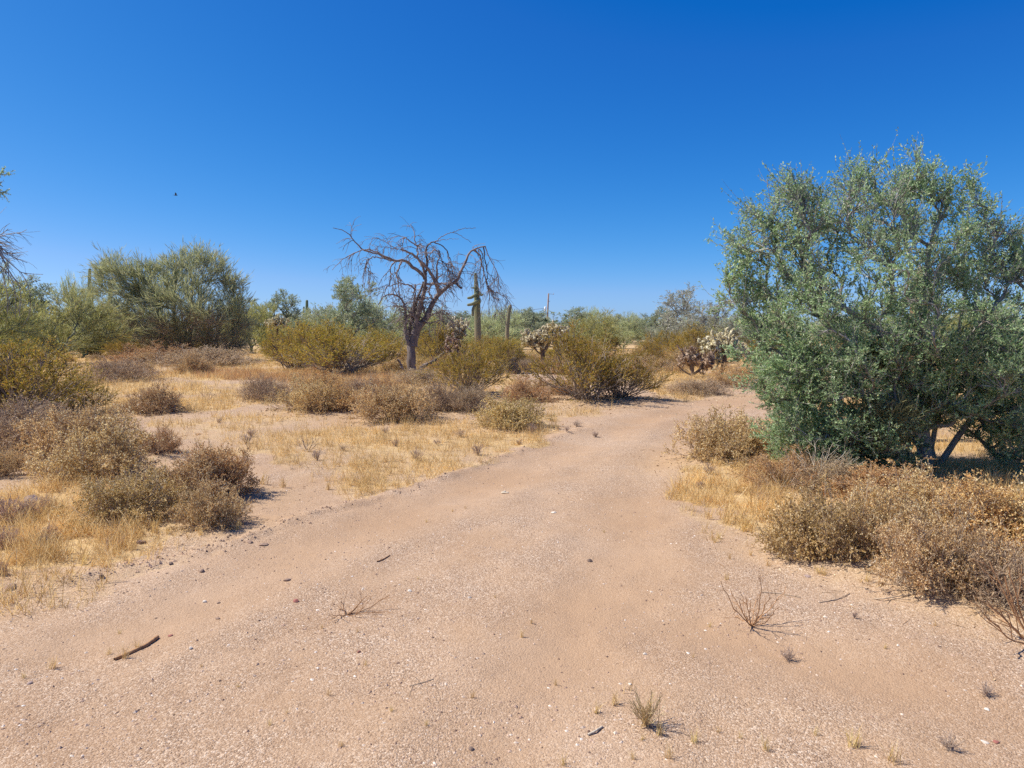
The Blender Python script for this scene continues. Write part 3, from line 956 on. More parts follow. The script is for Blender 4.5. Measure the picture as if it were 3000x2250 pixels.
def litter():
    r = np.random.default_rng(91)
    hs = [h for h in HUMPS if h[1] < 24]
    P = []
    for hx, hy, rad, a in hs:
        n = int(np.clip(1500 * rad * rad * min(1, 8 / hy), 60, 1800))
        P.append(np.stack([hx + r.normal(size=n) * rad * .85, hy + r.normal(size=n) * rad * .85], 1))
    P = np.concatenate(P); n = len(P)
    z = height(P[:, 0], P[:, 1]) + r.uniform(.001, .012, n)
    p = np.column_stack([P, z]); d = r.normal(size=(n, 3)); d[:, 2] *= .18
    m = MB(); L = r.uniform(.012, .035, n) * np.clip(P[:, 1] / 7, .7, 2); m.leaves(p, d, L, L * r.uniform(.15, .5, n), r)
    p2 = p[::7].copy(); d2 = d[::7] * [1, 1, .3]; m.leaves(p2, d2, r.uniform(.05, .16, len(p2)), .005, r)
    tag(obj('leaf_litter', m.mesh('leaf_litter', M['litter'])), 'brown leaf and twig litter on the ground around the shrubs', None, None, 'stuff')


M['litter'] = leaf_mat('litter', [(0, (.16, .09, .05)), (.4, (.36, .22, .11)), (.8, (.56, .40, .22)), (1, (.74, .62, .42))], .1, .8, .0)
litter()


def clods():
    r = np.random.default_rng(93); B_ = np.array([q[:2] for q in BERM]); n = 1500
    i = r.integers(0, len(B_) - 1, n); t = r.random(n)[:, None]
    P = B_[i] * (1 - t) + B_[i + 1] * t + r.normal(size=(n, 2)) * np.array([.12, .12]) * r.uniform(.3, 1.6, (n, 1))
    keep = noise2(P[:, 0] * 2.2, P[:, 1] * 2.2, 8) > .35; P = P[keep]; n = len(P)
    s_ = .004 * (4.5 ** (r.random(n) ** 2.6)); s3 = s_[:, None] * r.uniform(.6, 1.3, (n, 3)); s3[:, 2] *= .7
    V = ico_v[None] * (1 + r.uniform(-.3, .3, (n, 6, 1))) * s3[:, None]
    W = V + np.column_stack([P, height(P[:, 0], P[:, 1])])[:, None]
    m = MB(); m.add(W, None, (np.arange(n)[:, None, None] * 6 + ico_f[None]).reshape(-1, 3))
    tag(obj('clods', m.mesh('clods', M['clod'])), 'crumbly brown clods along the eroded edge of the track', None, None, 'stuff')


M['clod'] = leaf_mat('clod', [(0, (.28, .18, .115)), (.5, (.38, .26, .17)), (1, (.50, .36, .25))], 0., .9, .0)
clods()

# ------------------------------------------------------------------ BIG IRONWOOD
DI = 8.9
IB = onground(2715, 1372)


def ip(px, py, dy=0.):
    q = pt(px, py, IB[1] + dy); return q - IB


def iell(cx, cy, rx, ry, dy, ryy, w):
    c = ip(cx, cy, dy); k = (IB[1] + dy) / F
    return (*c, rx * k, ryy, ry * k, w)


IPOLY = [(2110, 815), (2150, 790), (2200, 815), (2180, 760), (2135, 700), (2140, 665), (2180, 680), (2220, 660), (2200, 590), (2215, 570), (2240, 590), (2290, 545), (2335, 545), (2374, 565), (2416, 555), (2450, 560), (2495, 495), (2530, 520),
         (2558, 470), (2603, 485), (2650, 480), (2690, 430), (2712, 455), (2722, 530), (2784, 545), (2844, 540), (2892, 600), (2922, 677), (2964, 671), (3010, 700), (3120, 740), (3220, 940), (3220, 1220), (3060, 1360), (2960, 1360), (2880, 1300),
         (2820, 1250), (2730, 1260), (2690, 1350), (2620, 1395), (2500, 1390), (2380, 1395), (2310, 1370), (2280, 1300), (2265, 1200), (2230, 1140), (2180, 1080), (2160, 970), (2130, 900), (2100, 870)]
ells = poly_targets(np.random.default_rng(12), IPOLY, 610, IB[1], IB, 1.35, .9)
LOWP = [(2265, 1080), (2500, 1000), (2700, 1000), (2900, 960), (3150, 1000), (3150, 1320), (2960, 1320), (2860, 1230), (2720, 1250), (2680, 1350), (2500, 1400), (2330, 1380), (2275, 1270)]
ells = np.concatenate([ells, poly_targets(np.random.default_rng(14), LOWP, 170, IB[1] - .5, IB, .8, .9)])
init = [[ip(2715, 1385), ip(2706, 1290), ip(2692, 1170, -.05), ip(2640, 1060, -.1), ip(2580, 985, -.1), ip(2530, 930, -.15), ip(2440, 885, -.2)],
        [ip(2692, 1170, -.05), ip(2700, 1010, .05), ip(2702, 880, .1), ip(2725, 720, .1)],
        [ip(2745, 1385, .1), ip(2775, 1310, .05), ip(2824, 1262, 0), ip(2900, 1146, -.1), ip(2940, 1030, -.1), ip(3020, 900, 0)],
        [ip(2735, 1380, .1), ip(2725, 1290, .15), ip(2745, 1230, .2), ip(2790, 1080, .3), ip(2830, 850, .3)],
        [ip(2692, 1240, 0), ip(2600, 1190, -.1), ip(2500, 1150, -.15), ip(2400, 1130, -.2)],
        [ip(2975, 1395, .3), ip(2940, 1360, .2), ip(2890, 1305, .1), ip(2850, 1270, 0)]]
w, lf, SK = tree(11, ells, 640, init, 'leaf', alpha=.35, rtip=.0052, leafL=.032, t1=(9, .14, .42), t2=(5, .06, .17), nl=8, up1=.10, wig=.07, sag=.06, rmax=.085, twigr=.0022, sprigs=2, thin=lambda q: .92 - .32 * np.clip((q[:, 2] - 1.7) / 1.0, 0, 1) * (.4 + 1.2 * noise2(q[:, 0] * 2.2 + 5, q[:, 2] * 2.2, 6)))
tr = thing('ironwood_tree', IB, 'big grey-green ironwood tree with dense small leaves beside the road', 'tree')
obj('trunk', w.mesh('ironwood_trunk', M['ironbark'], True), tr)
obj('crown', lf.mesh('ironwood_crown', M['ironleaf']), tr)
# mistletoe clumps hanging inside the crown
for k, (px, py, rx, ry, lb) in enumerate([(2600, 1230, 110, 90, 'olive wiry mistletoe clump low in the big tree'), (2600, 1060, 60, 75, 'dark wiry mistletoe clump halfway up the big tree trunk')]):
    rg = np.random.default_rng(60 + k)
    c = pt(px, py, IB[1] - .75 + k * .3)
    n = 220; K = 4
    d = rg.normal(size=(n, 3)); d /= np.linalg.norm(d, axis=1, keepdims=True)
    P0 = d[:, None, :] * np.linspace(.03, 1, K)[None, :, None] * (np.array([rx, 90, ry]) * IB[1] / F * .7)[None, None, :]
    P0 = P0 + rg.normal(size=P0.shape) * .02; R0 = np.full((n, K), .0035)
    P1, R1 = grow(rg, P0, R0, 7, (.3, 1), (20, 60), (.08, .2), 3, 0, .2, .8, .7, .2, .0025, -9)
    m = MB(); m.tubes(P0, R0, 3); m.tubes(P1, R1, 3)
    tag(obj('mistletoe', m.mesh('mistletoe', M['mistle']), None, c), lb, 'mistletoe', 'mistletoe clumps in the big tree')

# ------------------------------------------------------------------ TREE LIBRARIES
def lib_palo(seed, mat='greentwig'):
    e = [(0, 0, 1.9, 2.6, 2.0, 1.1, 3), (-1.4, 0, 2.9, 1.1, 1.1, .9, 1.2), (1.2, .2, 3.3, 1.2, 1.1, 1.2, 1.5), (.1, -.4, 2.9, 1.3, 1., 1.0, 1), (2.1, 0, 2.0, 1., 1., .8, .9), (-2.2, 0, 1.5, .9, .9, .7, .8), (0, 0, .9, 2.3, 2.0, .6, 2.2)]
    w, lf, _ = tree(seed, e, 130, None, 'palo', alpha=.55, rtip=.011, leafL=.26, t1=(7, .5, 1.1), t2=(4, .25, .6), nl=6, up1=.10, ang1=(8, 32), bn=.15, bup=.08, wig=.08, sag=.05, twigr=.005)
    return [('trunk', w.mesh('palo_verde_trunk', M['palbark'], True)), ('crown', lf.mesh('palo_verde_crown', M[mat]))]


def lib_leafy(seed, mat, dens=6, sp=1.):
    e = [(0, 0, 2.0, 2.0, 1.8, 1.2, 3), (-1., 0, 3.1, .9, .9, .9, 1), (.9, .2, 3.4, .9, .9, 1.0, 1.2), (1.7, 0, 2.1, .9, .9, .8, .8), (-1.7, 0, 1.6, .9, .9, .7, .8), (0, 0, .9, 1.8, 1.6, .6, 1.8)]
    w, lf, _ = tree(seed, e, int(100 * sp), None, 'leaf', alpha=.45, rtip=.011, leafL=.085, t1=(8, .3, .7), t2=(4, .12, .32), nl=dens, up1=.08, wig=.09, sag=.05, twigr=.005)
    return [('trunk', w.mesh('mesquite_trunk', M['ironbark'], True)), ('crown', lf.mesh('mesquite_crown', mat))]


PALO = [lib_palo(101, 'yellowtwig'), lib_palo(102)]
LEAFY = [lib_leafy(111, M['mesqleaf']), lib_leafy(112, M['mesqleaf']), lib_leafy(113, M['greyleaf'], 3, .8)]

# hero palo verde, crown lobes traced
BP = onground(545, 1055)
kp = BP[1] / F


def pe(cx, cy, rx, ry, ryy, w):
    c = pt(cx, cy, BP[1]) - BP
    return (*c, rx * kp, ryy, ry * kp, w)


PPOLY = [(278, 838), (298, 795), (335, 765), (350, 790), (385, 782), (407, 778), (425, 800), (450, 792), (480, 808), (505, 770), (535, 752), (585, 750), (615, 762), (645, 775), (655, 812), (695, 828), (712, 868), (705, 910), (718, 970), (700, 1040), (650, 1042),
         (600, 1030), (500, 1035), (430, 1035), (375, 1010), (355, 930), (322, 900), (295, 868)]
w, lf, SKP = tree(131, np.concatenate([poly_targets(np.random.default_rng(132), PPOLY, 380, BP[1], BP, 2.4, .9), poly_targets(np.random.default_rng(134), [(400, 790), (520, 790), (520, 900), (400, 900)], 55, BP[1], BP, 1.5, .9)]), 0, [[(0, 0, -.1), (.0, 0, .2)], [(0, 0, .1), (-.25, 0, .9), (-.5, 0, 1.7)], [(0.05, 0, .1), (.3, -.1, 1.2), (.5, 0, 2.6)], [(0, 0, .1), (.9, 0, .6), (1.8, 0, 1.2)], [(0, 0, .1), (-.9, 0, .6), (-1.9, 0, 1.2)]],
                'palo', alpha=.5, rtip=.010, leafL=.30, t1=(7, .5, 1.3), t2=(4, .3, .75), nl=5, up1=.10, lowdead=2.3, ang1=(8, 30), bn=.13, bup=.06, wig=.07, sag=.05, twigr=.006)
tr = thing('palo_verde_tree', BP, 'wide spreading palo verde with grey lower twigs and upright green tips', 'tree')
obj('trunk', w.mesh('palo_verde_hero_trunk', M['palbark'], True), tr)
obj('crown', lf.mesh('palo_verde_hero_crown', M['greentwig']), tr)

PS, RS = SKP[0], SKP[1]
rg = np.random.default_rng(133)
lowm = PS[:, -1, 2] < 2.6
A1, R1 = grow(rg, PS[lowm], np.minimum(RS[lowm], .012), 16, (.1, 1), (20, 70), (.4, 1.2), 4, -.02, .2, .7, .5, .2, .006, .05)
A2, R2 = grow(rg, A1, R1, 3, (.2, 1), (20, 60), (.2, .5), 3, 0, .2, .8, .6, .2, .005, .05)
m = MB(); m.tubes(A1, R1, 3); m.ribbon(A2, R2, rg)
tag(obj('dead_twigs', m.mesh('palo_verde_dead_twigs', M['greytwigs']), tr), 'tangled grey dead twigs in the lower crown')

# mid-distance and far trees: px, D, top_py, width_px, kind, label
def dims(parts):
    v = np.concatenate([get_v(me) for _, me in parts])
    return (np.percentile(v[:, 2], 99.3), (np.percentile(v[:, 0], 99.6) - np.percentile(v[:, 0], .4) + np.percentile(v[:, 1], 99.6) - np.percentile(v[:, 1], .4)) / 2)


def get_v(me):
    a = np.zeros(len(me.vertices) * 3, np.float32); me.vertices.foreach_get("co", a); return a.reshape(-1, 3)


TREES = [
    (330, 46, 880, 340, 'p0', 'yellow-green palo verde filling the gap beside the wide spreading one'),
    (150, 34, 850, 340, 'p0', 'olive palo verde behind the yellow-green creosote bushes'),
    (250, 44, 822, 240, 'p1', 'pale palo verde with rounded top under the open sky'),
    (40, 42, 815, 260, 'l0', 'grey-green mesquite behind the bare drooping branches'),
    (-120, 30, 775, 360, 'p0', 'palo verde at the frame edge behind the drooping branches'),
    (740, 52, 872, 230, 'p0', 'bright green palo verde behind the wide spreading one'),
    (800, 56, 858, 190, 'l0', 'dark-leaved ironwood topping the greenery beside the far saguaro'),
    (880, 70, 912, 240, 'p1', 'low green palo verde below the far saguaro'),
    (960, 62, 903, 190, 'p0', 'bright green low tree beside the far saguaro'),
    (1035, 47, 815, 270, 'l1', 'feathery green mesquite behind the dead tree, its top in the sky'),
    (1130, 56, 880, 220, 'p1', 'pale green tree right behind the dead tree'),
    (1240, 60, 905, 220, 'p0', 'olive palo verde seen through the dead tree twigs'),
    (1340, 66, 915, 200, 'l0', 'low grey-green tree behind the tall saguaro'),
    (1450, 62, 912, 200, 'p1', 'pale green tree between the two saguaros'),
    (1545, 70, 905, 170, 'l0', 'grey-green ironwood beside the shorter saguaro'),
    (1640, 74, 905, 230, 'l1', 'blue-grey ironwood below the utility pole'),
    (1735, 58, 915, 190, 'p0', 'palo verde with bright upright twigs behind the largest creosote'),
    (1825, 64, 922, 170, 'p1', 'yellow-green palo verde by the gap in the tree line'),
    (1915, 62, 905, 150, 'l0', 'dark small-leaved tree at the edge of the pale feathery one'),
    (1990, 46, 850, 250, 'g', 'tall pale feathery tree with grey dry leaves'),
    (2080, 50, 880, 210, 'g', 'pale feathery tree leaning toward the big ironwood'),
    (1950, 50, 955, 180, 'l1', 'grey-green low tree under the pale feathery tree'),
    (2200, 56, 935, 240, 'l1', 'green tree showing under the big tree crown'),
    (2400, 60, 935, 260, 'p1', 'palo verde seen through the gaps of the big tree'),
    (2620, 56, 915, 300, 'l0', 'mesquite behind the big tree trunk'),
    (2850, 50, 900, 320, 'p0', 'palo verde behind the leaning limb of the big tree'),
    (3080, 46, 880, 320, 'l1', 'mesquite beyond the frame edge behind the big tree'),
]


def tree_parts(k):
    return {'p0': PALO[0], 'p1': PALO[1], 'l0': LEAFY[0], 'l1': LEAFY[1], 'g': LEAFY[2]}[k]


KNAME = {'p': 'palo_verde_tree', 'l': 'mesquite_tree', 'g': 'mesquite_tree'}
rr = random.Random(4)
TDIM = {k: dims(tree_parts(k)) for k in ('p0', 'p1', 'l0', 'l1', 'g')}
for (px, D, top, wd, k, lb) in TREES:
    c = colat(px, D)
    H = pt(px, top, D)[2] - c[2]; W = wd * D / F
    hz, hx = TDIM[k]
    sz = H / hz; sx = max(W / hx, sz * .55)
    plant(KNAME[k[0]], tree_parts(k), c, lb, 'tree', 'desert trees behind the shrubs', rr.uniform(0, 6.28), (sx, sx, sz))
# far belt
rng2 = np.random.default_rng(77)
kinds = ['p0', 'p1', 'l0', 'l1', 'l0', 'p1']
for row, (D0, D1, n) in enumerate([(78, 92, 24), (100, 125, 30), (140, 190, 34)]):
    for i in range(n):
        px = -300 + 3600 * (i + rng2.uniform(.2, .8)) / n
        D = rng2.uniform(D0, D1); k = kinds[rng2.integers(6)]
        c = colat(px, D)
        H = [rng2.uniform(3.3, 4.3), rng2.uniform(3.5, 4.7), rng2.uniform(3.8, 5.0)][row]; s = H / TDIM[k][0]
        plant(KNAME[k[0]], tree_parts(k), c, 'far low green tree in the belt along the horizon', 'tree', 'far trees along the horizon', rng2.uniform(0, 6.28), (s * 1.25, s * 1.25, s))

# left edge tree with bare drooping branches and one leafy spray
LB = onground(-330, 1200)


def lp(px, py, dy=0.): return pt(px, py, LB[1] + dy) - LB


def drooper():
    rg = np.random.default_rng(7)
    init = [[lp(-330, 1210), lp(-320, 1050), lp(-290, 900), lp(-260, 780)], [lp(-290, 900), lp(-180, 760), lp(-90, 690)], [lp(-290, 900), lp(-350, 700), lp(-330, 560)]]
    T = [lp(*a) for a in [(-60, 700, 0), (-30, 690, .2), (-20, 720, -.2), (0, 745, .1), (-40, 760, .3), (-150, 520, .2), (-300, 500, .3), (-400, 600, 0), (-450, 700, -.4), (-420, 850, .5), (-200, 620, .8), (-150, 560, -.5), (-230, 520, 0), (-80, 820, -.3), (-60, 900, .4)]]
    P, R, _ = skeleton(rg, init, T, .3, .012, sag=.1, wig=.06, rmax=.12)
    m = MB(); m.tubes(P, R, 6)
    # traced drooping branches that enter the frame
    D = [[(-60, 700), (0, 745), (40, 780), (75, 810), (88, 850), (90, 900), (80, 940)], [(-20, 720), (30, 770), (62, 800), (100, 803), (126, 804)], [(-60, 700), (10, 740), (50, 758), (80, 770)],
         [(-30, 690), (25, 745), (60, 740)], [(-40, 760), (20, 790), (40, 830), (47, 880), (45, 930)], [(-100, 700), (-20, 697), (35, 683), (72, 682), (78, 673)], [(-20, 700), (10, 682), (24, 670)],
         [(-60, 710), (0, 709), (34, 709)], [(-30, 725), (5, 729), (25, 733)], [(0, 745), (30, 800), (60, 840), (62, 880), (55, 930)], [(-30, 760), (5, 790), (20, 850), (22, 920)]]
    DP = np.array([curve_k([lp(a, b, (i % 5 - 2) * .12) for a, b in q], 9) for i, q in enumerate(D)])
    DR = np.tile(np.linspace(.012, .005, 9), (len(D), 1))
    m.tubes(DP, DR, 4)
    P1, R1 = grow(rg, DP, DR, 9, (.1, .95), (20, 60), (.25, .6), 5, -.12, .14, .7, .5, .3, .004)
    m.tubes(P1, R1, 3)
    P3, R3 = grow(rg, P, np.minimum(R, .02), 6, (.4, 1), (20, 60), (.5, 1.1), 5, -.12, .14, .6, .4, .3, .005)
    m.tubes(P3, R3, 3)
    tr = thing('mesquite_tree', LB, 'tree at the frame edge with bare drooping branches above the creosote', 'tree')
    obj('trunk', m.mesh('drooping_trunk', M['ironbark'], True), tr)
    # leafy spray at top
    lf = MB()
    A = np.array([curve_k([lp(-330, 560), lp(-200, 520), lp(-60, 530), lp(5, 535)], 8), curve_k([lp(-60, 540), lp(-10, 555), lp(8, 565)], 8), curve_k([lp(-100, 520), lp(-20, 515), lp(26, 510)], 8),
                  curve_k([lp(-330, 560), lp(-420, 500), lp(-500, 520)], 8)])
    AR = np.tile(np.linspace(.014, .004, 8), (4, 1)); mm = MB(); mm.tubes(A, AR, 4)
    B, BR = grow(rg, A, AR, 16, (.3, 1), (20, 60), (.1, .35), 4, .03, .15, .6, .5, .3, .003); mm.tubes(B, BR, 3)
    p, d = along(rg, B, 30, (.1, 1.1)); d = d * .5 + rg.normal(size=d.shape) * .6
    lf.leaves(p, d, rg.uniform(.02, .045, len(p)), .016, rg, .2)
    b = obj('branch', mm.mesh('leafy_branch', M['ironbark'], True), tr)
    obj('leaves', lf.mesh('leafy_branch_leaves', M['ironleaf']), b)


drooper()

# ------------------------------------------------------------------ DEAD TREE (limbs traced)
TB = onground(1205, 1096)


def tq(X, Y, dy=0.):
    return pt(900 + X / 2.633, 620 + Y / 2.633, TB[1] + dy) - TB


US = TB[1] / F / 2.633
DT = [  # points, r0, r1 (crop px), depth start, depth end
    ([(800, 1225), (805, 1120), (800, 1040), (815, 980), (835, 900), (850, 830), (870, 740), (890, 660), (910, 590), (915, 520), (905, 460), (880, 400)], 44, 11, 0, 0),
    ([(805, 1080), (780, 960), (795, 870), (825, 790), (845, 690), (880, 600), (895, 540)], 24, 9, .15, .1),
    ([(790, 1090), (775, 1000), (745, 900), (765, 830), (800, 760), (830, 700)], 20, 7, .2, .3),
    ([(800, 1060), (765, 980), (755, 900), (760, 820), (750, 740), (735, 680), (690, 650), (630, 630), (575, 655), (530, 720)], 19, 4, 0, -.6),
    ([(820, 1040), (835, 960), (870, 880), (920, 820), (965, 720), (1010, 640), (1080, 580), (1150, 545), (1190, 470), (1230, 390), (1250, 330), (1290, 290), (1340, 275), (1385, 268)], 36, 6, 0, .5),
    ([(1150, 550), (1175, 575), (1198, 588)], 10, 8, .3, .1),
    ([(1020, 630), (990, 530), (940, 450), (880, 385), (800, 320), (715, 288)], 20, 8, 0.2, -.8),
    ([(915, 510), (860, 455), (800, 420), (760, 380), (720, 375), (670, 385), (600, 350), (530, 325), (460, 310), (410, 295), (370, 265), (330, 215), (310, 185), (260, 155), (220, 135), (165, 125)], 17, 2.5, 0, -1.2),
    ([(600, 350), (530, 318), (460, 290), (400, 298), (340, 320), (290, 345), (240, 370), (195, 410), (160, 450)], 7, 2, -.9, -1.4),
    ([(640, 380), (560, 355), (490, 350), (450, 370), (430, 410), (455, 450), (470, 480), (450, 488)], 7, 3, -.8, -1.),
    ([(670, 385), (630, 430), (635, 500), (625, 560), (590, 600)], 7, 3.5, -.7, -1.),
    ([(725, 380), (700, 440), (675, 480), (695, 540), (700, 600), (700, 645)], 8, 4, -.6, -.8),
    ([(840, 600), (780, 565), (700, 550), (650, 570), (595, 580), (580, 640)], 8, 3, 0, -.6),
    ([(885, 420), (850, 350), (850, 270), (830, 230), (825, 160), (810, 120), (795, 97)], 10, 2.5, 0, 0.3),
    ([(850, 268), (800, 235), (760, 198), (740, 210), (735, 240), (710, 275)], 7, 3.5, .1, -.2),
    ([(850, 268), (878, 245)], 4, 2.5, .1, .2),
    ([(905, 520), (925, 440), (926, 390), (918, 330), (925, 270), (955, 240), (988, 235)], 14, 6, 0, .4),
    ([(1130, 158), (1200, 130), (1260, 127), (1310, 125)], 3, 2, .6, .8),
    ([(985, 236), (1040, 195), (1100, 165), (1130, 160), (1180, 175), (1230, 210), (1275, 240)], 4, 2, .4, .8),
    ([(985, 236), (1040, 218), (1100, 212), (1175, 210)], 3, 1.5, .4, .7),
    ([(985, 238), (1040, 260), (1075, 290), (1110, 370), (1125, 450), (1130, 520)], 6, 2.5, .5, .6),
    ([(1010, 610), (1000, 520), (1005, 430), (1020, 350), (1010, 300), (980, 290), (950, 320), (935, 380)], 11, 4, .1, -.3),
    ([(1020, 300), (1040, 370), (1080, 420), (1105, 480), (1110, 540)], 6, 3, 0, .2),
    ([(1290, 295), (1340, 330), (1360, 400), (1375, 470), (1390, 540), (1410, 600), (1450, 625), (1520, 640), (1570, 690), (1595, 740)], 8, 2.5, .5, .7),
    ([(1385, 268), (1400, 320), (1430, 380), (1470, 450), (1490, 520), (1480, 580)], 5, 2, .5, .9),
    ([(1370, 275), (1385, 380), (1400, 450), (1410, 480), (1395, 540), (1420, 600), (1460, 680), (1485, 770)], 6, 2, .5, .3),
    ([(1340, 290), (1365, 340), (1350, 420), (1340, 470), (1310, 500)], 5, 2, .5, .2),
    ([(920, 830), (980, 790), (1050, 760), (1110, 800)], 9, 3, .1, .6),
    ([(890, 850), (960, 860), (1030, 830), (1080, 740)], 8, 3, 0, -.5),
    ([(870, 870), (800, 790), (750, 740), (650, 725)], 9, 4, 0, -.5),
    ([(910, 560), (1000, 555), (1080, 555)], 11, 8, 0, -.4),
    ([(980, 700), (940, 620), (960, 560), (1050, 480)], 9, 4, .1, .5),
    ([(860, 1260), (885, 1200), (940, 1170), (1000, 1140), (1060, 1085)], 24, 10, .5, .8),
    ([(730, 1215), (712, 1170), (690, 1140)], 13, 9, -.3, -.4),
    ([(830, 1215), (800, 1225), (760, 1235)], 22, 10, -.1, -.2),
    ([(750, 900), (770, 980), (790, 1060)], 9, 12, -.15, 0),
    ([(690, 290), (640, 265), (580, 225), (520, 205), (470, 210)], 4, 1.6, -.8, -1.2),
    ([(715, 290), (650, 285), (600, 270), (520, 270)], 3, 1.6, -.8, -1.2),
    ([(830, 900), (800, 820), (820, 740), (830, 640), (830, 560)], 14, 7, 0, .2),
    ([(930, 820), (900, 760), (880, 660), (930, 580)], 12, 8, .1, 0.1),
]
K = 26
LP, LR = [], []
for pts, r0, r1, d0, d1 in DT:
    n = len(pts)
    pts = [(830 + (x - 830) * (.95 if x < 830 else .98), y) for x, y in pts]
    q = np.array([tq(x, y, d0 + (d1 - d0) * i / (n - 1)) for i, (x, y) in enumerate(pts)])
    LP.append(curve_k(q, K)); LR.append((r1 + (r0 - r1) * (1 - np.linspace(0, 1, K)) ** 1.25) * US * .84)
LP, LR = np.array(LP), np.array(LR)
rg = np.random.default_rng(17)
LP[:, 1:-1] += rg.normal(size=LP[:, 1:-1].shape) * .012
LR = LR * (1 + rg.normal(size=LR.shape) * .06)
m = MB(); m.tubes(LP, np.maximum(LR, .0065), 8)
dt = thing('dead_tree', TB, 'large bare dead tree with arching limbs and hanging grey twigs', 'tree')
obj('trunk', m.mesh('dead_tree_trunk', M['deadwood'], True), dt)
m = MB()
sel = np.array([i for i in range(len(LP)) if i not in (0, 1, 2, 5, 17, 18, 19, 32, 33, 34, 35)])
A1, R1 = grow(rg, LP[sel], np.minimum(LR[sel], .02), 8, (.25, 1), (30, 80), (.3, .95), 8, -.18, .14, .6, .5, .3, .0062, -9)
A2, R2 = grow(rg, A1, R1, 3, (.15, .9), (20, 55), (.2, .6), 6, -.14, .16, .8, .6, .3, .006, -9)
# denser curtains of twigs: at the trunk and at the end of the arching limb
cur = np.array([4, 9, 20, 21, 22, 23, 24, 25, 26, 27, 28])
B1, S1 = grow(rg, LP[cur], np.minimum(LR[cur], .016), 13, (.45, 1), (30, 80), (.5, 1.5), 8, -.22, .13, .6, .5, .2, .0068, -9)
B2, S2 = grow(rg, B1, S1, 2, (.2, .9), (20, 55), (.2, .6), 6, -.16, .16, .8, .6, .3, .006, -9)
T1, U1 = grow(rg, LP[[0, 1, 2, 3, 4, -1, -2]], np.minimum(LR[[0, 1, 2, 3, 4, -1, -2]], .018), 30, (.2, .75), (40, 95), (.4, 1.2), 8, -.15, .22, .6, .5, .2, .007, -9)
for (a, b) in ((A1, R1), (A2, R2), (B1, S1), (B2, S2), (T1, U1)): m.tubes(a, b, 4)
obj('twigs', m.mesh('dead_tree_twigs', M['deadwood'], True), dt)

# ------------------------------------------------------------------ SHRUBS
BV = []
for sd_, mt, dn, lf_, op in ((201, 'burolive', 1.1, .019, 0), (202, 'burleaf', 1.2, .017, 0), (203, 'burrust', 1.0, .015, .1), (204, 'burgrey', .7, .014, .2), (205, 'burleaf', 1.1, .019, .05), (206, 'burrust', 1.2, .018, 0)):
    w, lf = bursage(sd_, None, 112, dn, .55, .5, lf_, op)
    BV.append([('stems', w.mesh('dry_shrub_stems', M['greytwigs'])), ('leaves', lf.mesh('dry_shrub_leaves', M[mt]))])
rr = random.Random(8)
BDIM = [dims(b) for b in BV]
for (px, py, wd, ht, v, lb) in BUR:
    c = onground(px, py); k = c[1] / F
    hz, hx = BDIM[v]
    sx = wd * k / hx * 1.12; sz = max(ht * k / hz * (.86 if 1000 < py < 1260 else .87), sx * .36)
    c[1] += 0
    plant('dry_shrub', BV[v], c, lb, 'shrub', 'dry tan shrubs around the track', rr.uniform(0, 6.28), (sx, sx, sz))
# more low brush filling the mid distance
rg = np.random.default_rng(23)
for i in range(90):
    px = rg.uniform(-100, 3000) if i % 2 else rg.uniform(1150, 2000); py = rg.uniform(1045, 1102)
    if 2000 < px < 2260 and py > 1085: continue
    c = onground(px, py); s = rg.uniform(.7, 1.5)
    plant('dry_shrub', BV[int(rg.integers(6))], c, 'small dry brush clump among the far shrubs', 'shrub', 'far brush clumps', rg.uniform(0, 6.28), (s, s, s * rg.uniform(.8, 1.1)))
CV = []
for sd_ in (301, 302, 303):
    w, lf = creosote(sd_, 60, .85, 1.0, 1.0, .022)
    CV.append([('stems', w.mesh('creosote_stems', M['darktwigs'])), ('leaves', lf.mesh('creosote_leaves', M['creoleaf']))])
CDIM = [dims(b) for b in CV]
for i, (px, py, wd, ht, lb) in enumerate(CRE):
    c = onground(px, py); k = c[1] / F
    hz, hx = CDIM[i % 3]
    sx = wd * k / hx; sz = ht * k / hz
    plant('creosote_bush', CV[i % 3], c, lb, 'bush', 'olive creosote bushes', rr.uniform(0, 6.28), (sx, sx, sz))
for i in range(64):
    px = rg.uniform(-100, 3000); py = rg.uniform(1026, 1062)
    if 1490 < px < 1700 or 2040 < px < 2220: continue
    c = onground(px, py); s = rg.uniform(.9, 1.35)
    plant('creosote_bush', CV[int(rg.integers(3))], c, 'distant olive creosote bush among the trees', 'bush', 'distant creosote bushes', rg.uniform(0, 6.28), (s, s, s * .95))

# ------------------------------------------------------------------ SAGUAROS
def rib_column(m, P, R, ribs=14, depth=.14, cap=True):
    """fluted column along a polyline with a rounded tip"""
    P = np.asarray(P, float); K = len(P)
    T = np.gradient(P, axis=0); T /= np.linalg.norm(T, axis=1, keepdims=True) + 1e-9
    ref = np.array([0, 1., 0])
    s = ribs * 4
    rings = [(P[i], T[i], R[i]) for i in range(K)]
    if cap:
        for a in (25, 50, 72, 88):
            rings.append((P[-1] + T[-1] * R[-1] * math.sin(math.radians(a)), T[-1], R[-1] * math.cos(math.radians(a))))
    V = []
    an = np.arange(s) * 2 * math.pi / s
    fl = 1 - depth * (.5 - .5 * np.cos(an * ribs)) 
    for p, t, r in rings:
        A = np.cross(t, ref); A /= np.linalg.norm(A) + 1e-9; B = np.cross(t, A)
        V.append(p + (r * fl)[:, None] * (np.cos(an)[:, None] * A + np.sin(an)[:, None] * B))
    n = len(rings); V = np.array(V)
    b = (np.arange(n - 1) * s)[:, None]; i = np.arange(s)[None]; j = (i + 1) % s
    m.add(V, np.stack([b + i, b + j, b + s + j, b + s + i], -1).reshape(-1, 4))


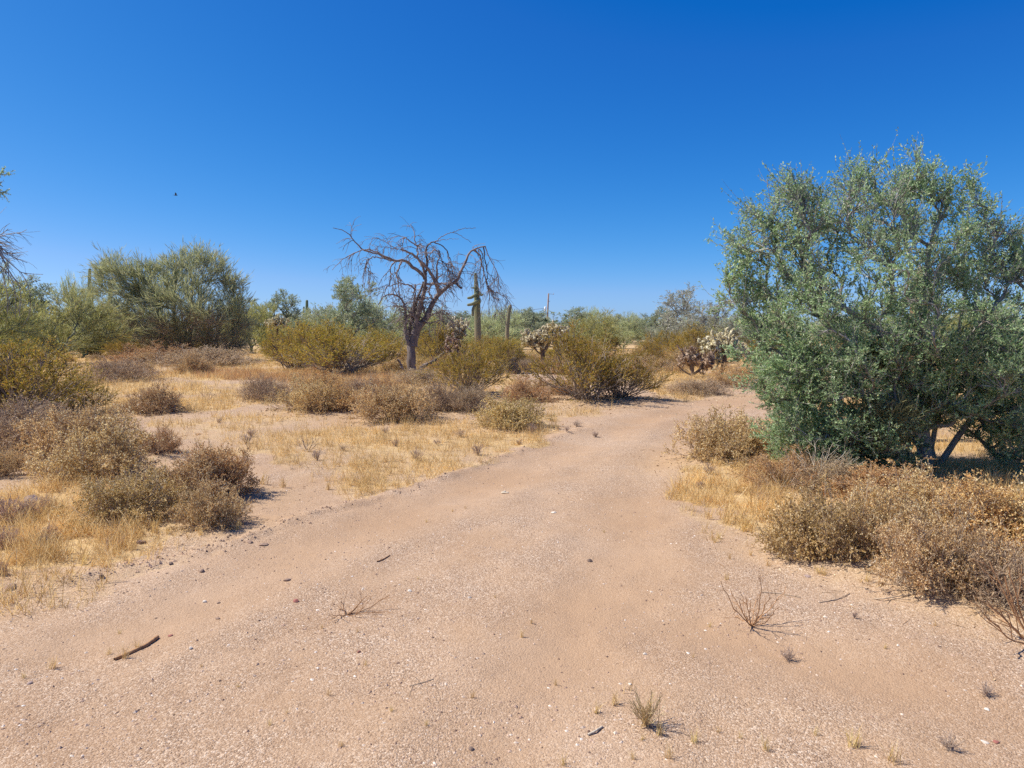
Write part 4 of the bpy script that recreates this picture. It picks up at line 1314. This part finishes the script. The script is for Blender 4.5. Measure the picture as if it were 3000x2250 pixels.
def saguaro(px, D, base_py_off, col, arms, label, mat, ribs=13):
    """col: list of (px, py, halfwidth px); arms the same with an extra depth"""
    B = colat(px, D)
    r = thing('saguaro', B, label, 'cactus', 'saguaro cacti')

    def cv(pts, K):
        q = [np.append(pt(a, b, D + dz) - B, w * D / F) for (a, b, w, dz) in pts]
        return curve_k(q, K)
    pts = [(*c, 0) for c in col]
    g = cv(pts, 14); g[0, 2] = -.1
    m = MB(); rib_column(m, g[:, :3], g[:, 3], ribs)
    obj('trunk', m.mesh('saguaro_trunk', mat, True), r)
    for a in arms:
        g = cv(a, 9); m = MB(); rib_column(m, g[:, :3], g[:, 3], 9)
        obj('arm', m.mesh('saguaro_arm', mat, True), r)
    return r


saguaro(1399, 45, 0, [(1400, 1046, 10), (1400, 1000, 10), (1399, 930, 9.6), (1398, 885, 9), (1396, 850, 7.6), (1394, 815, 5), (1393, 803, 4.2)],
        [[(1399, 858, 4, -.1), (1390, 866, 4.6, -.3), (1380, 872, 4.4, -.35), (1372, 873, 3.6, -.35)],
         [(1402, 876, 4.6, -.2), (1395, 884, 5.2, -.4), (1384, 891, 4.8, -.45), (1372, 893, 4, -.45)],
         [(1396, 893, 3.2, -.25), (1388, 898, 4, -.35), (1385, 910, 4.2, -.4), (1385, 923, 3.6, -.4)],
         [(1400, 852, 3, 0), (1405, 858, 4.2, -.1), (1410, 865, 4, -.15), (1414, 863, 2.8, -.15)],
         [(1396, 843, 2, -.1), (1389, 843.5, 2.2, -.15), (1382, 843, 2, -.15)],
         [(1399, 893, 5, .1), (1403, 886, 6, -.12), (1404, 878, 5, -.15)]],
        'tallest saguaro with short drooping arms beside the dead tree', M['sag'])
saguaro(1487, 47, 0, [(1484, 1042, 6), (1485, 1000, 6), (1487, 950, 5.8), (1491, 915, 5.2), (1495, 897, 4.8)], [], 'shorter armless saguaro leaning slightly at the top', M['sag'], 11)
saguaro(262, 60, 0, [(261, 1025, 5.2), (261, 900, 5), (262, 830, 4.8), (263, 790, 4)],
        [[(262, 905, 2.5, -.2), (270, 903, 2.8, -.3), (271, 880, 3, -.3), (270, 855, 2.6, -.3)], [(260, 900, 2, .2), (255, 898, 2, .2), (255, 870, 2, .2), (255, 852, 1.8, .2)]],
        'slim saguaro behind the edge of the wide palo verde crown', M['sagfar'], 9)
saguaro(323, 62, 0, [(322, 1024, 5.5), (322, 900, 5.5), (323, 840, 5), (323, 826, 4.6)], [], 'brownish saguaro stub hidden in the palo verde twigs', M['sagfar'], 9)
saguaro(898, 72, 0, [(898, 1015, 4.6), (898, 930, 4.6), (899, 900, 4.4), (899, 882, 3.8)],
        [[(898, 930, 2, 0), (890, 928, 2.4, 0), (890, 915, 2.4, 0), (890, 900, 2.2, 0)], [(899, 928, 2, 0), (905, 926, 2.4, 0), (908, 918, 2.2, 0), (910, 914, 2, 0)]],
        'distant saguaro with stubby arms between the wide palo verde and dead tree', M['sagfar'], 9)
saguaro(1536, 80, 0, [(1536, 1010, 3), (1536, 950, 3), (1536, 922, 2.4)], [], 'thin dark distant saguaro beside the blue-grey ironwood', M['sagfar'], 8)
saguaro(1411, 78, 0, [(1412, 1010, 3), (1411, 950, 3), (1411, 928, 2.4)], [], 'thin pale saguaro tip right behind the tallest saguaro', M['sagfar'], 8)
saguaro(1801, 80, 0, [(1801, 1010, 3.6), (1801, 960, 3.6), (1801, 948, 3.2)], [], 'short distant saguaro in the gap of the tree line', M['sagfar'], 8)
saguaro(2693, 10.2, 0, [(2690, 1330, 26), (2692, 1100, 27), (2694, 930, 27), (2700, 830, 24), (2702, 800, 20)], [], 'weathered saguaro growing up inside the big tree crown', M['sagbrown'], 13)

# ------------------------------------------------------------------ CHOLLAS
def joint_mesh(m, P0, P1, r, rng):
    """spiny jointed segments: fuzzy sausages"""
    N = len(P0)
    K = 5
    u = np.linspace(0, 1, K)[None, :, None]
    P = P0[:, None] * (1 - u) + P1[:, None] * u
    R = r[:, None] * np.array([.45, .95, 1.05, .95, .35])[None]
    m.tubes(P, R, 6)
    # spines
    idx = np.repeat(np.arange(N), 16)
    t = rng.uniform(.05, 1, len(idx))[:, None]
    d = rng.normal(size=(len(idx), 3)); d /= np.linalg.norm(d, axis=1, keepdims=True)
    p = P0[idx] * (1 - t) + P1[idx] * t + d * r[idx][:, None] * .7
    m.leaves(p, d, r[idx] * 1.3, r[idx] * .45, rng)


def cholla(px, D, label, trunk, blobs, seed, mat, droop=.5, n=120, jr=.039, jl=.16):
    rg = np.random.default_rng(seed)
    B = colat(px, D)
    r = thing('cholla', B, label, 'cactus', 'cholla cacti')
    k = D / F
    init = [[(pt(a, b, D + dz) - B) for (a, b, dz) in tr_] for tr_ in trunk]
    init[0][0][2] = -.05
    E = [(*(pt(cx, cy, D + dz) - B), rx * k, ry * k * .9 + .25, ry * k, w) for cx, cy, rx, ry, dz, w in blobs]
    T = blob_points(rg, E, n, .6)
    P, R, _ = skeleton(rg, init, T[:max(12, n // 3)], .3, .028, sag=.05, wig=.06, pw=.3, rmax=.10)
    m = MB(); m.tubes(P, R, 7)
    obj('trunk', m.mesh('cholla_trunk', M['chotrunk'], True), r)
    A = P.reshape(-1, 3)
    p0, p1 = [], []
    for t in T:
        j = np.argmin(((A - t) ** 2).sum(1)); s = A[j]
        v = t - s; L = np.linalg.norm(v)
        q = t
        for c in range(4):
            d = rg.normal(size=3) * .55 + np.array([0, 0, -droop if rg.random() < .55 else .8]); d /= np.linalg.norm(d)
            e = q + d * jl * rg.uniform(.7, 1.2); p0.append(q); p1.append(e)
            if rg.random() < .5: q = e
        if L > .1: p0.append(s + v * .3); p1.append(t)
    p0, p1 = np.array(p0), np.array(p1)
    m = MB(); joint_mesh(m, p0, p1, rg.uniform(.8, 1.15, len(p0)) * jr, rg)
    obj('joints', m.mesh('cholla_joints', mat), r)


cholla(1592, 33, 'white fuzzy cholla with dark branching trunk above the creosote', [[(1592, 1062, 0), (1590, 1035, 0), (1585, 1010, 0)], [(1590, 1035, 0), (1604, 1015, 0), (1615, 990, 0)], [(1590, 1040, 0), (1570, 1028, 0), (1555, 1005, 0)]],
       [(1560, 995, 34, 22, 0, 1.4), (1600, 990, 40, 24, 0, 1.7), (1640, 975, 24, 18, 0, 1), (1612, 970, 28, 16, 0, 1), (1545, 980, 18, 14, 0, .6)], 401, M['chojoint'], n=210)
cholla(2112, 25, 'living cholla with pale joints on a dark crooked trunk', [[(2108, 1112, 0), (2118, 1075, 0), (2124, 1050, 0), (2123, 1010, 0)], [(2124, 1062, 0), (2145, 1058, 0)], [(2122, 1045, 0), (2100, 1030, 0), (2085, 1010, 0)]],
       [(2082, 1010, 26, 16, 0, 1.2), (2128, 1000, 22, 18, 0, 1), (2155, 1025, 28, 26, 0, 1.3), (2100, 1005, 20, 10, 0, .5), (2107, 1050, 6, 16, 0, .2)], 402, M['chojoint'], n=140)
cholla(2030, 24.5, 'dead brown cholla with stubby branches in golden grass', [[(2030, 1118, 0), (2028, 1080, 0), (2026, 1050, 0), (2024, 1030, 0)], [(2028, 1100, 0), (2005, 1090, .2), (1985, 1070, .2)], [(2030, 1098, 0), (2055, 1080, -.1), (2078, 1050, -.1), (2098, 1025, -.1)]],
       [(2024, 1050, 22, 24, 0, 1.4), (2075, 1055, 22, 22, -.1, .8), (2005, 1045, 14, 12, 0, .5)], 403, M['chodead'], droop=.9, n=60, jr=.035)
cholla(1345, 31, 'cholla with pale crown half hidden behind the dead tree twigs', [[(1345, 1070, 0), (1340, 1030, 0), (1345, 980, 0)]],
       [(1345, 960, 28, 22, 0, 1.6), (1330, 985, 22, 18, 0, .8)], 404, M['chojoint'], n=75)
cholla(815, 44, 'cholla top of white joints behind a creosote bush', [[(815, 1044, 0), (813, 990, 0), (812, 955, 0)]],
       [(808, 940, 20, 10, 0, 1), (830, 945, 18, 7, 0, .7), (795, 948, 22, 8, 0, .6)], 405, M['chojoint'], n=70)
cholla(1345, 29, 'brown lower branches of a leaning cholla under the saguaro', [[(1352, 1080, 0), (1338, 1050, 0), (1328, 1010, 0)]], [(1330, 1020, 22, 30, 0, 1)], 406, M['chodead'], droop=.8, n=40, jr=.04)

# ------------------------------------------------------------------ UTILITY POLE, WIRE, TANK, BIRD
D = 150
B = colat(1600, D)
up = thing('utility_pole', B, 'leaning wooden utility pole rising behind the tree line', 'utility pole')
top = pt(1607, 860, D) - B; bot = np.array([0, 0, -.3])
m = MB(); m.tubes(np.array([bot, bot * .5 + top * .5, top]), np.array([.2, .18, .15]), 10, True); obj('pole', m.mesh('pole', M['pole'], True), up)
m = MB(); a = pt(1606, 861, D) - B; b = pt(1622, 862, D) - B; m.tubes(np.array([a, b]), np.array([.035, .03]), 6, True); m.tubes(np.array([b - [0, 0, .1], b + [0, 0, .25]]), np.array([.05, .03]), 6, True)
obj('crossarm', m.mesh('crossarm', M['pole'], True), up)
m = MB(); a = pt(1607, 882, D) - B; b = pt(1611, 883, D) - B; m.tubes(np.array([a, b]), np.array([.07, .07]), 6, True); obj('insulator', m.mesh('insulator', M['metal'], True), up)
a = pt(1597, 912, D - .4) - B; b = pt(1597.6, 899, D - .4) - B
m = MB(); m.tubes(np.array([a, a * .5 + b * .5, b]), np.array([.2, .21, .2]), 14, True); obj('transformer', m.mesh('transformer', M['white'], True), up)
w0 = pt(1598, 903, D - .3)
w1 = pt(1060, 936, D + 20)
u = np.linspace(0, 1, 30)[:, None]
q = w0 * (1 - u) + w1 * u; q[:, 2] -= 4 * .55 * (u * (1 - u))[:, 0]
m = MB(); m.tubes((q - w0)[None], np.full((1, 30), .035), 4)
tag(obj('power_line', m.mesh('power_line', M['wire'], True), None, w0), 'thin sagging wire running from the utility pole behind the saguaros', 'wire')
c = pt(1597, 946, 73)
m = MB(); rg = np.random.default_rng(71); n = 500
d = rg.normal(size=(n, 3)); d /= np.linalg.norm(d, axis=1, keepdims=True)
p = d * rg.uniform(.2, 1, (n, 1)) * np.array([.42, .42, .5]); m.leaves(p, d + rg.normal(size=d.shape) * .6, .16, .07, rg)
M['mistdark'] = leaf_mat('mistletoe_dark', [(0, (.03, .045, .025)), (1, (.07, .09, .045))], .1, .7, .02)
tag(obj('mistletoe', m.mesh('mistletoe_ball', M['mistdark']), None, c), 'dark round mistletoe ball in the tree below the pole', 'mistletoe')
B = colat(84, 120)
wt = thing('water_tank', B, 'white tank glimpsed through the trees beyond the drooping branches', 'tank')
zt = pt(84, 912, 120)[2] - B[2]
m = MB(); m.tubes(np.array([[0, 0, 0], [0, 0, zt * .5], [0, 0, zt]]), np.array([.95, .95, .95]), 24, True); obj('tank_wall', m.mesh('tank_wall', M['white'], True), wt)
m = MB(); m.tubes(np.array([[0, 0, zt - .01], [0, 0, zt + .12], [0, 0, zt + .2]]), np.array([1.0, .7, .1]), 24, True); obj('tank_roof', m.mesh('tank_roof', M['metal'], True), wt)

c = pt(515, 572, 40)
bd = thing('bird', c, 'small dark bird flying with raised wings in the blue sky', 'bird', None, .5)
m = MB(); m.tubes(np.array([[-.09, 0, -.005], [-.07, 0, 0], [-.03, 0, .005], [.02, 0, .005], [.05, 0, .008], [.075, 0, .01], [.095, 0, .006]]), np.array([.012, .014, .028, .03, .02, .019, .003]), 10, True)
m.add(np.array([[-.08, .012, 0], [-.08, -.012, 0], [-.15, -.025, -.005], [-.15, .025, -.005], [-.08, .012, .006], [-.08, -.012, .006], [-.15, -.025, 0], [-.15, .025, 0]]), [[0, 1, 2, 3], [7, 6, 5, 4], [0, 3, 7, 4], [1, 5, 6, 2], [3, 2, 6, 7]])
obj('body', m.mesh('bird_body', M['bird'], True), bd)
for s in (-1, 1):
    V = []
    for (x0, x1, y, z) in ((-.03, .035, .02, .01), (-.035, .04, .07, .06), (-.04, .02, .12, .10), (-.055, -.03, .18, .11)):
        V += [(x0, s * y, z), (x1, s * y, z), (x1, s * y, z + .006), (x0, s * y, z + .005)]
    q = []
    for i in range(3):
        for j in range(4): q.append((i * 4 + j, i * 4 + (j + 1) % 4, i * 4 + 4 + (j + 1) % 4, i * 4 + 4 + j))
    m = MB(); m.add(np.array(V), q + [(12, 13, 14, 15)]); obj('wing', m.mesh('bird_wing', M['bird']), bd)

# ------------------------------------------------------------------ ROCKS
def rock_mesh(seed, mat, flat=.6):
    rg = np.random.default_rng(seed)
    import bmesh
    bm = bmesh.new(); bmesh.ops.create_icosphere(bm, subdivisions=2, radius=1)
    cuts = rg.normal(size=(9, 3)); cuts /= np.linalg.norm(cuts, axis=1, keepdims=True); dist = rg.uniform(.55, .85, 9)
    for v in bm.verts:
        p = np.array(v.co)
        for c_, d_ in zip(cuts, dist):
            k = p @ c_ - d_
            if k > 0: p = p - c_ * k * .9
        p[2] *= flat
        v.co = p + rg.normal(size=3) * .015
    me = bpy.data.meshes.new('rock'); bm.to_mesh(me); bm.free(); me.materials.append(mat)
    return me


ROCKS = [(413, 1592, 28, 16, 'brown', 'angular brown rock at the edge of the yellow grass'), (298, 1690, 22, 18, 'dark', 'dark lump of earth where the grass meets the road'),
         (30, 1722, 40, 24, 'brown', 'brown rock half under grass by the frame edge'), (842, 1704, 22, 14, 'brown', 'brown stone casting a small shadow on the track'),
         (867, 1774, 19, 14, 'red', 'round maroon stone near the sprawling twig'), (1727, 1645, 18, 12, 'dark', 'two-tone dark stone alone in the track centre'),
         (1380, 2200, 20, 12, 'dark', 'dark stone in the coarse gravel at the picture bottom'), (638, 1818, 16, 8, 'brown', 'flat brown stone among pale gravel'),
         (1052, 1920, 11, 9, 'red', 'small purple-red stone in the open sand'), (2884, 2173, 24, 10, 'pale', 'flat whitish stone beside the red one in the corner'),
         (2918, 2172, 20, 8, 'red', 'flat red stone beside the whitish one in the corner'), (2892, 2076, 20, 7, 'pale', 'pale flat stone below a tiny dark weed'),
         (600, 1758, 13, 10, 'pale', 'white stone near the maroon stone row'), (640, 1760, 12, 8, 'brown', 'little brown stone beside the white one'),
         (730, 1597, 22, 12, 'brown', 'brown clod on the low bank at the road edge'), (770, 1601, 30, 8, 'brown', 'long crumbly clod on the low bank'),
         (500, 1655, 20, 12, 'dark', 'dark clod on the bank below the round rock'), (415, 1650, 16, 10, 'dark', 'small dark clod left on the bank'),
         (88, 2003, 18, 10, 'pink', 'pinkish stone near the lower frame edge'), (592, 1675, 20, 14, 'brown', 'roundish tan stone on the low bank'),
         (65, 1545, 20, 14, 'grey', 'grey stone between grass tufts below the boulders'), (90, 1560, 12, 18, 'pale', 'upright white stone between grass tufts'),
         (1622, 1505, 16, 6, 'pale', 'pale wood chip shaped stone in the road'), (1845, 2013, 12, 8, 'pale', 'white pebble above the big grass tuft'),
         (1890, 1925, 12, 9, 'pale', 'white pebble beside a tiny dark weed'), (2365, 1695, 26, 6, 'pink', 'flat tan chip before the roadside shrubs'),
         (1200, 1735, 14, 9, 'pale', 'pale stone right of the sprawling twig'), (1376, 1758, 12, 7, 'grey', 'small grey stone in the open track'),
         (560, 1915, 14, 10, 'grey', 'dark grey pebble past the curved stick end'), (500, 1866, 14, 9, 'red', 'reddish stone past the curved stick'),
         (1090, 1190, 16, 12, 'dark', 'dark stone in shade between two row shrubs')]
for i, (px, py, wd, ht, c_, lb) in enumerate(ROCKS):
    c = onground(px, py); k = c[1] / F
    o = obj('rock', rock_mesh(500 + i, M['rock_' + c_], 1), None, (c[0], c[1], c[2] + ht * k * .12))
    o.scale = (wd * k * .56, wd * k * .45, ht * k * .5); o.rotation_euler = (0, 0, i * 1.3)
    tag(o, lb, 'rock', 'stones on the ground')
c = onground(88, 1478); k = c[1] / F
o = obj('boulder', rock_mesh(85, M['rock_pink'], 1), None, (c[0], c[1], c[2])); o.scale = (34 * k, 26 * k, 30 * k)
tag(o, 'pinkish boulder behind mauve seed grass near the frame edge', 'boulder')
MV = []
for s_ in (1, 2):
    rg = np.random.default_rng(950 + s_); n = 90
    az = rg.uniform(0, 6.283, n); el = np.arccos(rg.uniform(.15, 1, n))
    d = np.stack([np.sin(el) * np.cos(az), np.sin(el) * np.sin(az), np.cos(el)], 1)
    P = d[:, None] * np.linspace(0, 1, 5)[None, :, None] * rg.uniform(.75, 1.05, (n, 1, 1)) + rg.normal(size=(n, 5, 3)) * .02
    P[:, :, 2] = np.abs(P[:, :, 2]); R = np.full((n, 5), .008); m = MB(); m.tubes(P, R, 3)
    A, B_ = grow(rg, P, R, 9, (.4, 1), (15, 60), (.12, .3), 3, .05, .2, .8, .6, .2, .006); m.ribbon(A, B_, rg)
    p, dd = along(rg, A, 3, (.3, 1)); m.leaves(p, dd + rg.normal(size=dd.shape) * .6, .05, .022, rg)
    MV.append(m.mesh('seed_clump', M['mauve']))
for i, (px, py, wd, ht, lb) in enumerate([(28, 1530, 125, 88, 'large round mauve seed-grass clump at the frame edge'), (85, 1522, 80, 62, 'mauve seed-grass clump in front of the pinkish boulder'), (140, 1500, 60, 55, 'smaller mauve clump beside a thin red stem'),
                                          (15, 1600, 110, 60, 'low mauve clump below the large round one'), (145, 1580, 70, 50, 'mauve clump in golden grass above white stones'), (300, 1520, 90, 55, 'mauve clump at the foot of the olive dry shrub'), (5, 1680, 40, 50, 'thin mauve clump half out of the frame')]):
    c = onground(px, py); k = c[1] / F
    o = obj('seed_grass_clump', MV[i % 2], None, c); o.scale = (wd * k * .5, wd * k * .5, ht * k); o.rotation_euler = (0, 0, i * 2.1)
    tag(o, lb, 'grass clump', 'mauve seed-grass clumps')

# ------------------------------------------------------------------ STICKS AND TWIGGY PLANTS
def stick(name, pts, r0, r1, mat, label, cat='stick', group='fallen sticks', branches=0, seed=1):
    Q = np.array([at(a, b, z) for a, b, z in pts]); Q[:, 2] += height(Q[:, 0], Q[:, 1]) + r0 * .8
    P = curve_k(Q, 12); o_ = P[0].copy(); P = P - o_
    m = MB(); R = np.linspace(r0, r1, 12) * (1 + np.sin(np.arange(12) * 2.1) * .12); m.tubes(P, R, 7, True)
    if branches:
        rg = np.random.default_rng(seed); A, B_ = grow(rg, P[None], R[None], branches, (.2, .9), (25, 60), (.04, .12), 4, 0, .15, .6, .5, .2, .001, -9)
        A[:, :, 2] = np.maximum(A[:, :, 2], -r0); m.tubes(A, B_, 4)
    o = obj(name, m.mesh(name, mat, True), None, o_)
    return tag(o, label, cat, group)


stick('stick', [(335, 1936, 0), (375, 1920, 0), (425, 1897, 0), (462, 1870, 0)], .008, .011, M['brownstick'], 'thick curved dark stick lying behind grass tufts')
stick('stick', [(2545, 1686, 0), (2570, 1668, .02), (2605, 1652, .03), (2640, 1645, .02)], .007, .004, M['palestick'], 'pale bleached arching stick before the roadside shrubs')
stick('stick', [(1722, 2158, 0), (1745, 2148, .005), (1765, 2136, 0)], .005, .004, M['palestick'], 'short pale stick below the big grass tuft')
stick('stick', [(1105, 1653, 0), (1122, 1645, 0), (1142, 1632, 0)], .005, .003, M['brownstick'], 'short thin brown stick alone on the track')
stick('stick', [(1480, 1440, 0), (1470, 1443, 0), (1490, 1446, 0)], .012, .006, M['palestick'], 'small pale wood chip in the road')
stick('stick', [(2230, 1743, 0), (2290, 1746, 0), (2345, 1757, 0)], .003, .002, M['greytwigs'], 'thin straight dead twig behind the bare brown plant', branches=3)
stick('stick', [(2400, 1772, 0), (2450, 1763, 0), (2490, 1745, 0)], .003, .002, M['greytwigs'], 'thin grey twig by the shadow of roadside shrubs', branches=4, seed=2)
stick('stick', [(2560, 1760, 0), (2580, 1762, .01), (2690, 1762 - 5, 0)], .004, .003, M['greytwigs'], 'forked twig before the broad tan shrub', branches=4, seed=3)
stick('stick', [(1270, 1988 + 20, 0), (1240, 2018, 0), (1200, 2028, 0)], .002, .002, M['greytwigs'], 'faint grey twig on the sand in the picture bottom', branches=2, seed=4)


def stems(name, px, py, ends, r, mat, label, cat, extra=(3, .05, .14), seed=1, group=None, scale=1.):
    """ends: (px, py, dy) tip pixels"""
    c = onground(px, py); rg = np.random.default_rng(seed)
    P = []
    for (a, b, dy) in ends:
        e = pt(a, b, c[1] + dy) - c; e[2] = max(e[2], .01)
        mid = e * .5 + np.array([0, 0, -.02]) + rg.normal(size=3) * .012; mid[2] = max(mid[2], .008)
        P.append(curve_k([np.zeros(3), mid, e], 9))
    P = np.array(P); P[:, 1:] += rg.normal(size=P[:, 1:].shape) * .0035
    R = np.tile(np.linspace(r, r * .5, 9), (len(P), 1))
    m = MB(); m.tubes(P, R, 5)
    A, B_ = grow(rg, P, R, extra[0], (.3, .95), (20, 50), (extra[1], extra[2]), 4, .08, .12, .75, .5, .3, r * .4); m.tubes(A, B_, 4)
    A2, B2 = grow(rg, A, B_, 1, (.3, .95), (20, 50), (extra[1] * .4, extra[2] * .5), 3, .08, .12, .75, .5, .3, r * .35); m.tubes(A2, B2, 3)
    return tag(obj(name, m.mesh(name, mat, True), None, c), label, cat, group)


stems('twig_plant', 2203, 1835, [(2112, 1705, -.05), (2140, 1730, .1), (2165, 1760, -.15), (2228, 1685, 0), (2225, 1740, .15), (2262, 1750, -.1), (2305, 1720, .05), (2280, 1780, -.12), (2150, 1800, .1), (2185, 1745, -.05), (2250, 1800, .1)], .0032, M['brownstick'],
      'bare brown many-stemmed plant standing alone in the sand', 'plant', (3, .05, .13), 5)
stems('twig_plant', 1012, 1808, [(960, 1803, -.1), (1000, 1760, 0), (1060, 1755, .05), (1065, 1775, -.05), (1140, 1745, .1), (985, 1775, .08), (1150, 1800, 0), (1080, 1740, .1)], .0028, M['brownstick'],
      'sprawling reddish-brown bare twig lying on the open track', 'plant', (2, .05, .14), 6)
stems('twig_plant', 3030, 1895, [(2902, 1645, .1), (2945, 1690, -.05), (2915, 1770, .1), (2955, 1660, -.1), (2890, 1760, -.1), (3000, 1620, .05), (3060, 1640, 0), (3100, 1660, .1), (2885, 1800, -.15)], .0052, M['brownstick'],
      'tall bare orange-brown stems leaning in from the frame edge', 'plant', (3, .10, .25), 7)
stems('twig_plant', 150, 1430, [(115, 1385, 0), (140, 1370, .1), (185, 1365, 0), (165, 1380, -.1), (120, 1400, .1), (180, 1390, .1)], .005, M['palestick'], 'pale forked dead stems in the grass beside the brown shrub', 'plant', (2, .06, .15), 8)
stems('twig_plant', 2380, 1440, [(2300, 1330, 0), (2340, 1310, .1), (2390, 1300, 0), (2440, 1300, -.1), (2480, 1320, .1), (2520, 1340, 0), (2360, 1360, -.2), (2500, 1370, -.1), (2420, 1340, .2)], .004, M['palestick'], 'pale dry stalks before the dark hollow of the big tree', 'plant', (5, .12, .3), 9)
stems('twig_plant', 130, 1612, [(122, 1560, 0), (135, 1560, .02), (145, 1575, -.03)], .003, M['darktwigs'], 'small dark upright weed in the near yellow grass', 'plant', (3, .03, .06), 10)
stems('twig_plant', 900, 1325, [(885, 1290, 0), (900, 1285, .1), (918, 1290, 0), (930, 1300, -.1), (875, 1300, .1)], .006, M['greytwigs'], 'small bare grey bush on the pale gravel strip', 'plant', (4, .08, .2), 11)
stems('twig_plant', 605, 1170, [(590, 1150, 0), (615, 1148, .1), (630, 1155, 0)], .007, M['greytwigs'], 'little bare bush behind the lone round shrub', 'plant', (4, .1, .25), 12)

# small grey-mauve weeds over the pale strip
wd_ = []
for s in (1, 2, 3):
    rg = np.random.default_rng(900 + s); m = MB(); n = 26
    d = np.stack([rg.normal(size=n) * .5, rg.normal(size=n) * .5, np.ones(n)], 1); d /= np.linalg.norm(d, axis=1, keepdims=True)
    P = d[:, None] * np.linspace(0, 1, 5)[None, :, None] * rg.uniform(.5, 1, (n, 1, 1)) * .2 + rg.normal(size=(n, 5, 3)) * .006
    R = np.full((n, 5), .0022); m.tubes(P, R, 3)
    A, B_ = grow(rg, P, R, 5, (.3, 1), (20, 60), (.03, .07), 3, .1, .2, .8, .6, .2, .0016); m.tubes(A, B_, 3)
    p, dd = along(rg, A, 2, (.3, 1)); m.leaves(p, dd + rg.normal(size=dd.shape) * .6, .012, .006, rg)
    wd_.append(m.mesh('weed', M['greygrass']))
rg = np.random.default_rng(44)
for i, (px, py) in enumerate([(1005, 1320), (725, 1300), (1280, 1300), (1400, 1330), (1560, 1275), (1660, 1270), (1690, 1252), (735, 1280), (640, 1240), (1160, 1305), (1745, 1275), (1130, 1268),
                              (2782, 2204), (2503, 1820), (2891, 2045), (2311, 1926), (2080, 1395), (2050, 1430), (1350, 1280), (1520, 1300), (930, 1350), (1220, 1345)]):
    c = onground(px, py); s = rg.uniform(.45, .9) * (1.1 if py < 1400 else (.4 if py > 1700 else .8))
    o = obj('weed', wd_[i % 3], None, c); o.scale = (s, s, s * rg.uniform(.7, 1.1)); o.rotation_euler = (0, 0, rg.uniform(0, 6))
    tag(o, 'small grey-mauve dry weed standing on the pale gravel', 'weed', 'grey-mauve weeds on gravel')

TM = [tuft(800 + s, 30, 1.0, .28, .022).mesh('grass_tuft', M['grass']) for s in range(4)] + [tuft(810, 60, 1.0, .42, .016).mesh('grass_tuft', M['grass'])]
TUFTS = [(1383, 2056, 40), (1147, 2105, 30), (963, 2051, 35), (1527, 1877, 34), (1557, 1834, 28), (944, 1845, 24), (1047, 1861, 22), (1798, 2070, 60), (1745, 2095, 60), (1071, 1959, 30), (1364, 1490, 16), (1250, 1530, 18), (1326, 1498, 18),
         (350, 1850, 24), (319, 1915, 34), (362, 1932, 60), (402, 1905, 50), (156, 1950, 60), (70, 1985, 34), (791, 2135, 30), (841, 2100, 26), (2503, 2196, 95), (2616, 2243, 90), (2241, 2208, 60), (2105, 2150, 36), (2168, 2168, 34), (2390, 2160, 40), (2593, 1908, 24),
         (2079, 1833, 26), (2129, 1705, 36), (2105, 1580, 34), (1930, 2165, 60), (1880, 2180, 34), (2035, 2185, 60), (1960, 2240, 70), (1855, 2240, 40), (1650, 2245, 55), (2400, 1690, 50), (2415, 1695, 40), (2310, 1655, 30), (2095, 1590, 30), (2280, 1580, 60), (2200, 1630, 30),
         (450, 1570, 60), (490, 1575, 40), (588, 1580, 40), (695, 1565, 45), (240, 1650, 50), (270, 1655, 45), (390, 1610, 55), (365, 1640, 40), (1630, 2010, 30), (1450, 1760, 18), (1225, 1700, 16), (2540, 1720, 40), (2740, 1840, 24), (2030, 1930, 20), (1770, 1560, 16), (770, 1420, 60), (830, 1425, 50), (960, 1430, 50), (1120, 1410, 40),
         (2250, 1660, 36), (2140, 1640, 30), (2180, 1560, 60), (2330, 1600, 60), (1000, 2200, 30), (1250, 2140, 26), (700, 2020, 26), (590, 1960, 20)]
for i, (px, py, h) in enumerate(TUFTS):
    c = onground(px, py); s = h * c[1] / F * .95
    o = obj('grass_tuft', TM[i % 4], None, c); o.scale = (s, s, s); o.rotation_euler = (rg.uniform(-.15, .15), rg.uniform(-.15, .15), rg.uniform(0, 6))
    tag(o, 'small dry yellow grass tuft growing in bare sandy ground', 'grass tuft', 'small grass tufts in the sand')
# the big mixed tuft with grey stems
c = onground(1893, 2140)
bt = thing('grass_tuft', c, 'largest grass tuft in the sand, olive-grey stems round golden blades', 'grass tuft')
m = tuft(820, 34, .16, .16, .003); obj('blades', m.mesh('tuft_blades', M['grass']), bt)
rg = np.random.default_rng(31); n = 34
d = np.stack([rg.normal(size=n) * .55, rg.normal(size=n) * .5, np.ones(n)], 1); d /= np.linalg.norm(d, axis=1, keepdims=True)
P = d[:, None] * np.linspace(0, 1, 5)[None, :, None] * rg.uniform(.5, 1, (n, 1, 1)) * .15 + rg.normal(size=(n, 5, 3)) * .003
m = MB(); m.tubes(P, np.full((n, 5), .0013), 3); A, B_ = grow(rg, P, np.full((n, 5), .0013), 4, (.3, 1), (15, 45), (.02, .05), 3, .1, .15, .8, .6, .2, .001); m.tubes(A, B_, 3)
obj('stems', m.mesh('tuft_stems', M['oldstem']), bt)
print('tris', sum(len(me.polygons) for me in bpy.data.meshes), 'objs', len(bpy.data.objects))
